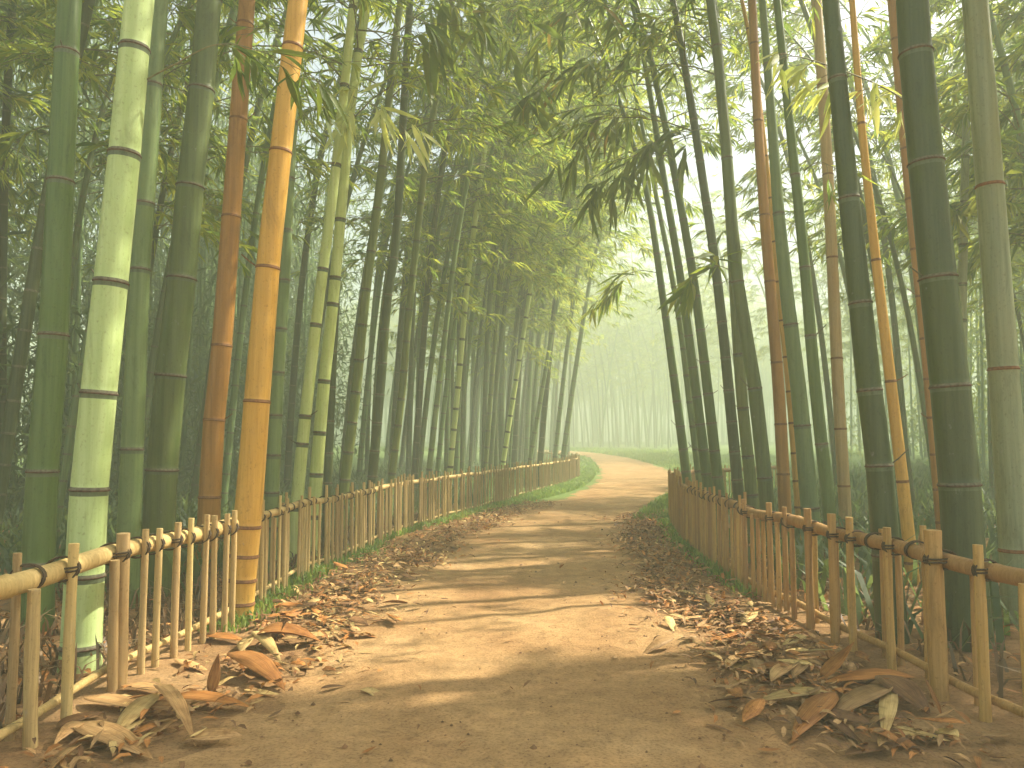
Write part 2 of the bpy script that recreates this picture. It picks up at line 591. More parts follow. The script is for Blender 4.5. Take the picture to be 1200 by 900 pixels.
def leaf_hi(mb, base, d, up, L, W, mi=0, curl=0.0, fold=0.25, twist=0.0, droop=0.0, thick=0.0, wave=0.0, cup=0.0):
    """one lance-shaped leaf, 8 stations x 3, with UVs; may be a thin closed shell"""
    d = norm(d); S = norm(np.cross(d, up)); N = np.cross(S, d)
    t = LEAF_T
    ang = curl * t
    if abs(curl) > 1e-3:
        x = np.sin(ang) / curl; zc = (1 - np.cos(ang)) / curl
    else:
        x = t; zc = t * 0
    P = base + np.outer(x, d) * L + np.outer(zc, N) * L
    P = P - np.array([0, 0, 1.0]) * (droop * L * t ** 2)[:, None]
    P = P + np.outer(np.sin(t * 7.0 + 1.0) * wave * L, N)
    dirs = norm(np.outer(np.cos(ang), d) + np.outer(np.sin(ang), N))
    tw = twist * t
    Nn = norm(np.cross(S, dirs))
    Sd = S[None] * np.cos(tw)[:, None] + Nn * np.sin(tw)[:, None]
    Nd = norm(np.cross(Sd, dirs))
    hw = 0.5 * W * LEAF_W
    A = P + Sd * hw[:, None] + Nd * (hw * fold + cup * hw ** 2 / W)[:, None]
    B = P - Sd * hw[:, None] + Nd * (hw * fold + cup * hw ** 2 / W)[:, None]
    k = len(t)
    V = np.stack([A, P, B], 1).reshape(-1, 3)
    uv = np.stack([np.repeat(t, 3), np.tile([0.0, 0.5, 1.0], k)], -1)
    i = np.arange(k - 1)[:, None] * 3
    q1 = np.concatenate([i + np.array([[0, 1, 4, 3]]), i + np.array([[1, 2, 5, 4]])])
    if thick > 0:
        V2 = V - np.repeat(Nd, 3, 0) * thick
        n = len(V)
        q2 = q1[:, ::-1] + n
        e1 = np.concatenate([i + np.array([[0, 3]]) , ])
        sa = np.stack([e1[:, 0], e1[:, 1], e1[:, 1] + n, e1[:, 0] + n], -1)
        e2 = e1 + 2
        sb = np.stack([e2[:, 1], e2[:, 0], e2[:, 0] + n, e2[:, 1] + n], -1)
        mb.add(np.vstack([V, V2]), np.concatenate([q1, q2, sa, sb]), mi, np.vstack([uv, uv]))
    else:
        mb.add(V, q1, mi, uv)


def tag(o, label=None, cat=None, group=None, kind=None):
    if label: o['label'] = label
    if cat: o['category'] = cat
    if group: o['group'] = group
    if kind: o['kind'] = kind
    return o


def empty(name, loc):
    o = D.objects.new(name, None)
    COL.objects.link(o)
    o.location = Vector(loc)
    o.empty_display_size = 0.2
    return o


# ------------------------------------------------------------------ where the sun may reach the ground
def gpoly(pts):
    return np.array([on_ground(*p)[:2] for p in pts])


def inside(poly, x, y):
    x = np.asarray(x); y = np.asarray(y)
    c = np.zeros(x.shape, bool)
    n = len(poly)
    for i in range(n):
        x1, y1 = poly[i]; x2, y2 = poly[(i + 1) % n]
        cond = ((y1 > y) != (y2 > y))
        with np.errstate(divide='ignore', invalid='ignore'):
            xi = (x2 - x1) * (y - y1) / (y2 - y1 + 1e-12) + x1
        c ^= cond & (x < xi)
    return c


SUNNY = [
    gpoly([(300, 735), (330, 690), (400, 650), (450, 668), (520, 690), (640, 697), (780, 704), (850, 712), (930, 722), (925, 742), (820, 752), (700, 766), (560, 775), (420, 806), (330, 790)]),
    gpoly([(690, 776), (815, 764), (830, 772), (720, 792)]),
    gpoly([(540, 606), (745, 606), (745, 617), (520, 618)]),
    gpoly([(590, 590), (800, 590), (830, 548), (640, 536), (600, 560)]),
    gpoly([(500, 664), (640, 660), (650, 670), (500, 672)]),
    gpoly([(700, 664), (735, 664), (735, 668), (690, 668)]),
]


def sunny(P, only=None):
    P = np.asarray(P)
    t = P[:, 2] / SUN[2]
    gx = P[:, 0] - SUN[0] * t
    gy = P[:, 1] - SUN[1] * t
    r = np.zeros(len(P), bool)
    for q in (SUNNY if only is None else SUNNY[:only]):
        r |= inside(q, gx, gy)
    return r


# ------------------------------------------------------------------ bamboo
def node_positions(H, first=0.18, step0=0.28, step1=0.55):
    s, z = [], first
    while z < H - 0.3:
        s.append(z)
        z += step0 + (step1 - step0) * min(1, z / 4.0) * random.uniform(0.9, 1.1)
    return s


def culm_mesh(mb, axis, rad_fn, nodes, sides, mi=0, wax=None, bloom=None):
    """axis: fn(arc length) -> points; flared joint at every node"""
    offs = [(-0.035, 1.0), (-0.012, 1.035), (-0.004, 1.075), (0.004, 1.05), (0.012, 0.985), (0.04, 0.99)]
    stat = {}
    H = axis.H
    for z in np.arange(0, H, 0.9):
        stat[z] = 1.0
    for nz in nodes:
        for dz, k in offs:
            if 0 < nz + dz < H:
                stat[nz + dz] = k
    stat[H] = 1.0
    s = np.array(sorted(stat))
    k = np.array([stat[q] for q in s])
    r = rad_fn(s)
    P = axis(s)
    mats = np.zeros(len(s) - 1, int)
    if wax is not None:
        for nz in nodes:
            mid = 0.5 * (s[1:] + s[:-1])
            mats[(mid > nz - 0.013) & (mid < nz + 0.0125)] = wax
            if bloom is not None:
                mats[(mid > nz - 0.036) & (mid < nz - 0.013)] = bloom
    kk = 1 + (k - 1) * np.clip(0.03 / np.maximum(r, 0.01), 0.6, 1.6)
    tube(mb, P, r * kk, sides, mats)


class Axis:
    def __init__(s, P):
        s.P = np.asarray(P, float)
        s.L = np.concatenate([[0], np.cumsum(np.linalg.norm(np.diff(s.P, axis=0), axis=1))])
        s.H = s.L[-1]

    def __call__(s, t):
        return np.stack([np.interp(t, s.L, s.P[:, k]) for k in range(3)], -1)


def crown(mb, ax, s0, rng, nb=26, reach=1.7, leaf=0.2, per=7, twigs=6, prune=False, origin=None, bias=None):
    """drooping branches with leaf sprays from arc length s0 to the tip; materials 0 leaf, 1 twig"""
    Ps, Ds, Ls = [], [], []
    for i in range(nb):
        u = (i + rng.random()) / nb
        s = s0 + (ax.H - s0) * u
        b = ax(np.array([s]))[0]
        a = rng.uniform(0, 2 * np.pi)
        if bias is not None and rng.random() < 0.5:
            a = bias + rng.normal(0, 0.7)
        ln = reach * (0.55 + 0.6 * rng.random()) * (1.0 - 0.55 * u)
        out = np.array([math.cos(a), math.sin(a), 0.0])
        rise = rng.uniform(0.25, 0.75)
        t = np.linspace(0, 1, 6)
        B = b + np.outer(t * ln, out) + np.outer(ln * (rise * t - (rise + 0.15) * t ** 2.2), [0, 0, 1.0])
        if prune and sunny(B + (0 if origin is None else origin)).any():
            continue
        tube(mb, B, np.linspace(0.011, 0.003, 6), 3, 1, caps=False)
        for q in range(twigs):
            tt = rng.uniform(0.25, 1.0)
            p, _ = interp_poly(B, np.array([tt * ln]))
            p = p[0]
            a2 = a + rng.normal(0, 0.9)
            d2 = norm(np.array([math.cos(a2), math.sin(a2), rng.uniform(-0.6, 0.35)]))
            tl = rng.uniform(0.18, 0.5)
            e = p + d2 * tl
            tube(mb, np.array([p, (p + e) / 2, e]), [0.0035, 0.0028, 0.0015], 3, 1, caps=False)
            for z in range(per):
                f = rng.uniform(0.2, 1.0)
                Ps.append(p + (e - p) * f)
                Ds.append(d2 + np.array([rng.normal(0, 0.55), rng.normal(0, 0.55), rng.uniform(-0.95, 0.15)]))
                Ls.append(leaf * rng.uniform(0.65, 1.3))
    if not Ps:
        return
    Ps = np.array(Ps); Ds = np.array(Ds); Ls = np.array(Ls)
    if prune:
        ok = ~sunny(Ps + (0 if origin is None else origin))
        Ps, Ds, Ls = Ps[ok], Ds[ok], Ls[ok]
    leaves_lo(mb, Ps, Ds, Ls, Ls * 0.15, 0, 0.22, rng)


def world_culm(name_label, mat, pts, d, w_top, w_bot, nodes_py=None, ring='ring', H=11.0, crown_s=6.0, sides=20, extra=None,
               crown_kw=None, lean=0.0, leafmat='leaf', base=None):
    """a measured bamboo: pts are photo points from top to bottom, all at distance d (plus lean towards the camera)"""
    W = [at_depth(px, py, d) for px, py in pts][::-1]
    W = [np.array(p) for p in W]
    # foot on the ground along the lowest direction
    dirn = W[0] - W[1]
    z0 = W[0][2]
    if base is None:
        gz = float(hz(W[0][0], W[0][1]))
        if z0 > gz:
            t = (z0 - gz + 0.04) / max(1e-3, -dirn[2])
            W.insert(0, W[0] + dirn * t * np.array([0.6, 1, 1]))
    # up out of the frame
    top = norm(W[-1] - W[-2])
    Lnow = sum(np.linalg.norm(b - a) for a, b in zip(W[:-1], W[1:]))
    rem = max(1.0, H - Lnow)
    sgn = 1.0 if top[0] >= 0 else -1.0
    for k in range(1, 7):
        u = k / 6
        top2 = norm(top + np.array([sgn * 0.75 * u ** 2, 0, -0.75 * u ** 2.5]))
        W.append(W[-1] + top2 * rem / 6)
    fine = smooth_curve(W, 140)
    ax = Axis(fine)
    root = empty('bamboo', fine[0])
    org = fine[0]
    tag(root, name_label, 'bamboo')
    r_b = w_bot * 0.5 * d / F
    r_t = w_top * 0.5 * d / F
    s_top = Lnow

    def rad(s):
        s = np.asarray(s, float)
        r = np.interp(s, [0, s_top, ax.H], [r_b, r_t, 0.006])
        return r * (1 + 0.10 * np.exp(-s / 0.12))
    if nodes_py:
        zs = []
        for py in nodes_py:
            q = [to_px(p)[1] for p in fine]
            j = int(np.argmin([abs(a - py) + (0 if p[2] < 8 else 1e4) for a, p in zip(q, fine)]))
            # refine
            lo, hi = max(0, j - 1), min(len(fine) - 1, j + 1)
            ss = np.linspace(ax.L[lo], ax.L[hi], 60)
            qq = np.array([to_px(p)[1] for p in ax(ss)])
            zs.append(float(ss[np.argmin(abs(qq - py))]))
        zs = sorted(zs)
        step = np.median(np.diff(zs)) if len(zs) > 1 else 0.45
        z = zs[-1] + step
        while z < ax.H - 0.4:
            zs.append(z)
            z += step * random.uniform(0.9, 1.1)
        z = zs[0] - step * 0.75
        while z > 0.1:
            zs.append(z)
            z -= step * 0.6
        zs = sorted(zs)
    else:
        zs = node_positions(ax.H)
    mb = MB()
    culm_mesh(mb, ax, rad, zs, sides, 0, 1, 2 if ring == 'ring' else None)
    for z in zs:
        p = ax(np.array([z]))[0]
        if 1.0 < p[2] < 6 and random.random() < 0.28:
            an = random.choice((0.0, math.pi)) + random.gauss(0, 0.5)
            dd = np.array([math.cos(an), math.sin(an), random.uniform(0.4, 1.1)])
            ln = random.uniform(0.03, 0.12)
            q0 = p + np.array([math.cos(an), math.sin(an), 0]) * float(rad(np.array([z]))[0]) * 0.8
            tube(mb, np.array([q0, q0 + dd * ln * 0.5, q0 + dd * ln + np.array([0, 0, 0.01])]), [0.006, 0.0045, 0.004], 6, 1)
    culm = mb.build('culm', [mat, M['rim'] if ring == 'ring' else M['rust'], M['bloom']], root, org)
    # dark leaf scars, one ring per joint in view
    for z in zs:
        p = ax(np.array([z]))[0]
        if p[2] > 5.5 or to_px(p)[1] < -30:
            continue
        rr = float(rad(np.array([z]))[0])
        hh = max(0.003, rr * 0.055)
        q = ax(np.array([z - hh * 2.2, z - hh * 1.5, z - hh * 0.6, z + hh * 0.1]))
        rb = MB()
        tube(rb, q, np.array([1.02, 1.075, 1.085, 1.02]) * rr, sides, 0, caps=False)
        rb.build('node_ring', [M[ring]], culm, org)
    if crown_s is not None:
        fb = MB()
        kw = dict(nb=17, reach=1.7, leaf=0.22, per=7, twigs=6, prune=True, bias=(0.0 if sgn > 0 else math.pi))
        kw.update(crown_kw or {})
        crown(fb, ax, crown_s, RNG, **kw)
        if fb.n:
            fb.build('foliage', [M[leafmat], M['twig']], root, org)
    root['_axis'] = 0
    del root['_axis']
    return root, ax, org, culm


def spray(parent, org, pts, mats, n=26, L=0.3, Wd=0.16, start=0.35, spread=0.6, hang=0.7, rad=0.006, rng=RNG):
    """a measured branch (px, py, distance) with full lance leaves hanging from its outer part"""
    P = smooth_curve([at_depth(*p) for p in pts], 40)
    mb = MB()
    tube(mb, P, np.linspace(rad, rad * 0.3, len(P)), 6, 0)
    br = mb.build('branch', [M['twig']], parent, org)
    _, T = interp_poly(P, np.array([0.0]))
    lb = MB()
    tb = MB()
    per = 5
    for i in range(max(3, n // per)):
        u = start + (1 - start) * (i + rng.random()) / max(3, n // per)
        s = u * T
        p = interp_poly(P, np.array([s]))[0][0]
        q = interp_poly(P, np.array([min(T, s + 0.03), max(0, s - 0.03)]))[0]
        tdir = norm(q[0] - q[1])
        side = rng.choice((-1, 1))
        d = norm(tdir * rng.uniform(0.3, 1.0) + np.array([0, side * rng.uniform(0.2, 1.0) * spread, 0]) + np.array([rng.normal(0, 0.25), 0, rng.uniform(-0.9, 0.45) * hang]))
        tl = L * rng.uniform(0.5, 1.3)
        t = np.linspace(0, 1, 5)
        Q = p + np.outer(t, d) * tl - np.outer(t ** 2 * tl * 0.25, [0, 0, 1.0])
        tube(lb, Q, np.linspace(rad * 0.4, rad * 0.2, 5), 4, len(mats), caps=False)
        for z in range(per + int(rng.integers(0, 3))):
            f = rng.uniform(0.35, 1.0)
            st = interp_poly(Q, np.array([f * tl]))[0][0]
            d2 = d * rng.uniform(0.4, 1.0) + np.array([rng.normal(0, spread * 0.7), rng.normal(0, spread * 0.7), -rng.uniform(0.0, 1.1) * hang])
            ll = L * rng.uniform(0.55, 1.15)
            leaf_hi(lb, st, d2, np.array([rng.normal(0, .6), -0.5 + rng.normal(0, .5), 0.8]), ll, ll * Wd, 0,
                    curl=rng.uniform(-0.6, 0.2), fold=0.3, twist=rng.normal(0, 0.5), droop=0.1)
    lb.build('leaves', list(mats) + [M['twig']], br, org)
    return br

# ------------------------------------------------------------------ the way and the ground
L_EDGE = [(-1.7, -4), (-1.7, 1), (-1.5, 2.8), (-1.22, 3.8), (-1.07, 4.84), (-0.94, 7.06), (-0.46, 10.3), (0.64, 14.4), (2.1, 20.5)] + [tuple(on_ground(*q)[:2]) for q in ((705, 554), (698, 543), (684, 536))] + [(1.0, 47), (-6, 51), (-18, 54)]
R_EDGE = [(1.6, -4), (1.55, 1), (1.3, 2.8), (1.1, 3.95), (1.1, 5.9), (1.35, 8.8), (1.87, 12.3), (3.5, 17.7), (4.9, 23)] + [tuple(on_ground(*q)[:2]) for q in ((785, 552), (752, 541), (712, 533))] + [(2.5, 53), (-5, 56), (-16, 59)]
print('EDGES', L_EDGE, R_EDGE)
LE = smooth_curve(L_EDGE, 420)
RE = smooth_curve(R_EDGE, 420)


def edge_x(E, y):
    return np.interp(y, E[:, 1], E[:, 0])


FENCE_L = [(-1.90, 1.2), (-1.94, 2.9), (-1.97, 3.73), (-1.93, 4.4), (-1.87, 5.0), (-1.85, 5.3), (-1.86, 5.6), (-1.84, 6.9), (-1.69, 8.0), (-1.37, 10.5), (-0.12, 15.3), (1.78, 22.9), (2.15, 25.5), (1.9, 28.5), (0.8, 31)]
FENCE_R = [(2.2, 1.6), (2.13, 3.19), (2.07, 3.65), (2.0, 4.67), (1.96, 5.3), (1.92, 6.0), (1.98, 7.75), (2.11, 9.5), (2.49, 12.0), (3.1, 13.6), (4.2, 15.2), (6.0, 16.8)]
FL = smooth_curve(FENCE_L, 500)
FR = smooth_curve(FENCE_R, 400)

xs = np.unique(np.concatenate([np.linspace(-140, -16, 32), np.arange(-16, 16.01, 0.22), np.linspace(16, 140, 32)]))
ys = np.unique(np.concatenate([np.linspace(-24, -3, 10), np.arange(-3, 40.01, 0.22), np.linspace(40, 165, 90)]))
X, Y = np.meshgrid(xs, ys)
Z = hz(X, Y)
rowv = len(xs)
V = np.stack([X, Y, Z], -1).reshape(-1, 3)
i = np.arange(len(ys) - 1)[:, None] * rowv
j = np.arange(rowv - 1)[None]
Fq = np.stack([i + j, i + j + 1, i + j + 1 + rowv, i + j + rowv], -1).reshape(-1, 4)
gb = MB()
gb.add(V, Fq)
g = gb.build('ground', [M['ground']])
tag(g, 'brown earth with moss and patches of grass beside the path', 'ground', kind='structure')
lx, rx = edge_x(LE, V[:, 1]), edge_x(RE, V[:, 1])
fx = np.interp(V[:, 1], FL[:430, 1], FL[:430, 0])
gap = np.maximum(lx - V[:, 0], V[:, 0] - rx)
grow = sstep(11, 19, V[:, 1]) * 0.75 + 0.30 * sstep(0.9, 0.2, np.abs(V[:, 0] - fx)) * sstep(4, 7, V[:, 1]) \
    + 0.22 * sstep(0.6, 2.5, np.abs(V[:, 0]) - 2)
at = g.data.attributes.new('growth', 'FLOAT', 'POINT')
at.data.foreach_set('value', np.clip(grow, 0, 1).astype(np.float32))

# path: a sheet 4 mm above, edge worn and uneven
yy = np.concatenate([np.arange(-4, 30, 0.07), np.arange(30, 53.5, 0.3)])
nx = 44
A = np.stack([np.interp(yy, LE[:, 1], LE[:, 0]), yy], -1)
B = np.stack([np.interp(yy, RE[:, 1], RE[:, 0]), yy], -1)
wob = lambda y, k: 0.07 * np.sin(y * 2.3 + k) + 0.05 * np.sin(y * 5.9 + 2 * k) + 0.03 * np.sin(y * 13.7 + k * 3)
A[:, 0] += wob(yy, 1.0) * 1.3 - 0.10 * np.sin(yy * 1.15 + 0.4) * (yy < 5); B[:, 0] += wob(yy, 4.0) * 1.3 + 0.12 * np.sin(yy * 1.3) * (yy < 5)
t = np.linspace(0, 1, nx)
PX = A[:, None, 0] * (1 - t) + B[:, None, 0] * t
PY = np.repeat(yy[:, None], nx, 1)
edge = np.minimum(t, 1 - t)[None, :]
PZ = hz(PX, PY) + 0.004 + 0.012 * np.minimum(1, edge * 5) * (1 + 0.3 * np.sin(PX * 3.1) * np.sin(PY * 2.7)) + 0.004 * np.sin(PX * 17 + PY * 3) * np.sin(PY * 11) + 0.007 * np.sin(PX * 6.3 + np.sin(PY * 2.1) * 2) * np.sin(PY * 4.7 + np.sin(PX * 3.3) * 1.5)
V = np.stack([PX, PY, PZ], -1).reshape(-1, 3)
i = np.arange(len(yy) - 1)[:, None] * nx
j = np.arange(nx - 1)[None]
pb = MB()
pb.add(V, np.stack([i + j, i + j + 1, i + j + 1 + nx, i + j + nx], -1).reshape(-1, 4))
p = pb.build('path', [M['path']])
tag(p, 'trodden sandy earth path winding away between two bamboo fences', 'path', kind='structure')


# ------------------------------------------------------------------ fences
def on_fence(E, py_plan):
    return py_plan


def find_px(P, px):
    """arc index on plan polyline P whose rail point projects to px"""
    q = np.array([to_px((a, b, float(hz(a, b)) + 0.64))[0] for a, b in P])
    return q


def helix(c, axis_dir, r1, r2, turns, width, n=44):
    ax = norm(axis_dir)
    ref = np.array([0, 0, 1.0]) if abs(ax[2]) < 0.8 else np.array([1.0, 0, 0])
    A = norm(np.cross(ax, ref)); Bv = np.cross(ax, A)
    th = np.linspace(0, 2 * np.pi * turns, n)
    return c + np.outer(np.cos(th) * r1, A) + np.outer(np.sin(th) * r2, Bv) + np.outer(np.linspace(-width / 2, width / 2, n), ax)


RAIL_H, TOP_H, LOW_H = 0.64, 0.75, 0.085


def make_fence(name, label, P, side, explicit, far_from, step, mats, rail_r, limit=100, low_r=0.020, far_step=None):
    """P plan polyline; side +1 if the path lies at +x; explicit: [(px, top_py or None, width_px, front, base_dz)]"""
    P = np.asarray(P)
    q = find_px(P, 0)
    root = empty('bamboo_fence', (P[0][0], P[0][1], float(hz(*P[0]))))
    org = np.array(root.location)
    tag(root, label, 'fence')
    L = np.concatenate([[0], np.cumsum(np.linalg.norm(np.diff(P, axis=0), axis=1))])
    T = L[-1]

    def pt(s, z):
        a = np.interp(s, L, P[:, 0]); b = np.interp(s, L, P[:, 1])
        return np.array([a, b, float(hz(a, b)) + z])

    def tan(s):
        v = pt(min(T, s + 0.05), 0) - pt(max(0, s - 0.05), 0)
        v[2] = 0
        return norm(v)
    # rails
    for nm, zz, rr in (('top_rail', RAIL_H, rail_r), ('bottom_rail', LOW_H, low_r)):
        ss = np.arange(0, T, 0.12)
        pts = np.array([pt(s, zz) for s in ss])
        pts[:, 2] += 0.006 * np.sin(ss * 2.1) + 0.004 * np.sin(ss * 5.0 + 1)
        nod = np.zeros(len(ss)); nod[3::4] = 1
        mb = MB()
        # joints along the cane
        st, rad = [], []
        for k, s in enumerate(ss):
            if nod[k]:
                for dz, kk in ((-0.02, 1.0), (-0.004, 1.09), (0.004, 1.07), (0.012, 0.97)):
                    st.append(s + dz); rad.append(rr * kk)
            else:
                st.append(s); rad.append(rr)
        o = np.argsort(st)
        st = np.array(st)[o]; rad = np.array(rad)[o]
        pts2 = np.stack([np.interp(st, ss, pts[:, c]) for c in range(3)], -1)
        # gently thinner towards the far end of each cane
        tube(mb, pts2, rad * (1 - 0.12 * ((st % 3.4) / 3.4)), 12, 0)
        ob = mb.build(nm, [mats[1]], root, org)
        if nm == 'top_rail':
            rail = ob
    # slats
    items = []
    for (px, top, wpx, front, lean) in explicit:
        s = float(np.interp(px, q, L)) if q[-1] > q[0] else float(np.interp(-px, -q, L))
        c = pt(s, RAIL_H)
        dd = c[1]
        top_z = TOP_H + random.uniform(-0.02, 0.03)
        if top is None:
            top_z = RAIL_H - 0.015 + random.uniform(-0.02, 0.02)
        elif top > 1:
            r = ray(px, top); r = CAM + r * (dd / r[1]); top_z = r[2] - float(hz(r[0], r[1]))
        items.append((s, top_z, wpx * dd / F * 0.5, front, lean, top is not None))
    s = far_from
    k = 0
    while s < T - 0.05:
        dd = pt(s, 0)[1]
        tall = (k % 3 == 0) if dd < 9 else (k % 2 == 0)
        items.append((s, (TOP_H + random.uniform(-0.03, 0.03)) if tall else RAIL_H + random.uniform(-0.03, 0.05), random.uniform(0.011, 0.016), random.choice((1, 1, -1)), random.uniform(-0.02, 0.02), tall))
        st_ = step if far_step is None else step + (far_step - step) * min(1, max(0, (dd - 9) / 8))
        s += st_ * random.uniform(0.75, 1.25)
        k += 1
    items.sort()
    rest = MB()
    order = sorted(range(len(items)), key=lambda a: pt(items[a][0], 0)[1])
    own = set(order[:limit])
    for n, (s, tz, r, front, lean, tall) in enumerate(items):
        tg = tan(s)
        nrm = np.array([tg[1], -tg[0], 0]) * side        # towards the path
        if nrm[0] * side < 0:
            nrm = -nrm
        off = nrm * front * (rail_r + r * 0.9)
        b = pt(s, -0.05) + off * 0.9 + tg * lean
        e = pt(s, tz) + off * (0.92 if tall else 0.95)
        m = (b + e) / 2 + tg * random.uniform(-0.008, 0.008)
        P3 = smooth_curve([b, m, e], 10)
        u = np.linspace(0, 1, len(P3))
        rad = r * (1.06 - 0.12 * u) * (1 + 0.05 * np.sin(u * 9 + n))
        own_p = n in own
        mb = MB() if own_p else rest
        big = r > 0.02
        tube(mb, P3, rad, 10 if own_p else 5, 0, True, 0.75 if not big else 1.0)
        if own_p:
            po = mb.build('post' if big else 'picket', [mats[0]], root, org)
            if big:
                po['label'] = 'thick round fence post bound to the rail'
            if pt(s, 0)[1] < 9 and tall:
                c = pt(s, RAIL_H)
                rb = MB()
                cc = c + nrm * front * 0.825 * r
                ang = norm(tg + np.array([0, 0, random.uniform(-0.2, 0.2)]))
                tube(rb, helix(cc, ang, rail_r + r * 0.85 + 0.004, rail_r * 1.0 + 0.004, 3.0, r * 0.9 + 0.006, 60), 0.0042, 5, 0)
                if big:
                    tube(rb, helix(c + off * 0.75, np.array([0, 0, 1.0]), r + 0.006, r * 1.3 + 0.004, 2.0, 0.03, 40), 0.0045, 5, 0)
                rb.build('rope_tie', [M['rope']], po, org)
    if rest.n:
        rr_ = rest.build('picket_row', [mats[0]], root, org)
        rr_['kind'] = 'stuff'
    return root


jl = int(np.argmin(np.abs(FL[:, 1] - 5.27)))
jl2 = int(np.argmin(np.abs(FL[:, 1] - 5.42)))
EX_L = [(20, None, 15, 1, 0.03), (37, 648, 11, -1, 0.0), (68, 637, 12, 1, 0.0), (119, None, 11, 1, 0.03), (127, 625, 15, 1, 0.02), (157, 620, 8.5, 1, 0.0),
        (174, 619, 8.5, 1, 0.0), (196, 612, 8.5, 1, 0.0), (212, 607, 7.5, 1, 0.01), (231, 603, 7.5, 1, -0.01), (240, 604, 7.5, 1, 0.02),
        (255.5, 602, 7, 1, 0.0), (264, 598, 7, 1, 0.0), (-40, 648, 14, 1, 0.0), (-90, None, 14, 1, 0.0)]
EX_L = [(a, b, (c if c < 15 else 15), d_, e) for a, b, c, d_, e in EX_L]
make_fence('l', 'nearest bamboo fence at left, few pickets, thick rail ending at the gold bamboo stem', FL[:jl + 1], 1, EX_L, 99, 0.14, (M['fence'], M['rail']), 0.048)
make_fence('lf', 'long pale picket fence curving away behind the gold bamboo, close set thin pickets', FL[jl2:], 1, [], 0.03, 0.072, (M['fence'], M['rail']), 0.030, 99, 0.016, 0.10)
EX_R = [(1160, 638, 12, 1, 0.0), (1127, None, 10, -1, 0.0), (1111, 621, 20, 1, 0.0), (1088, None, 9, -1, 0.0), (1071, 616, 8, -1, 0.0), (1052, 618, 9.5, 1, 0.0),
        (1040, None, 8, -1, 0.0), (1023, 620, 9, -1, 0.0), (1007, 606, 9, 1, 0.0), (986, 602, 10, 1, 0.0), (968, None, 7.5, -1, 0), (957, 596, 9, 1, 0.0),
        (945, None, 6.5, -1, 0.0), (937, None, 6.5, 1, 0.0), (928, 594, 6.5, 1, 0.0), (919, None, 6, 1, 0.0), (910, 589, 7, 1, 0.0), (902, None, 5, 1, 0), (896, None, 5, 1, 0), (889, None, 5, 1, 0), (880, 585, 6, 1, 0.0), (1215, None, 12, 1, 0), (1260, 640, 14, 1, 0)]
q_r = find_px(FR, 0)
L_r = np.concatenate([[0], np.cumsum(np.linalg.norm(np.diff(FR, axis=0), axis=1))])
s874 = float(np.interp(-874, -q_r[:int(np.argmin(q_r))], L_r[:int(np.argmin(q_r))]))


def fence_r():
    P = FR
    k = int(np.argmin(q_r))
    # only the part before the bend is searched for measured pickets
    global find_px
    old = find_px
    find_px = lambda P_, px: np.concatenate([q_r[:k], q_r[k - 1] - 1e-3 * np.arange(len(P_) - k)])
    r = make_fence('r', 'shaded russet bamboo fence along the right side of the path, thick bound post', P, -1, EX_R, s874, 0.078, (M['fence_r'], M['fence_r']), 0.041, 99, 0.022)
    find_px = old
    return r


fence_r()

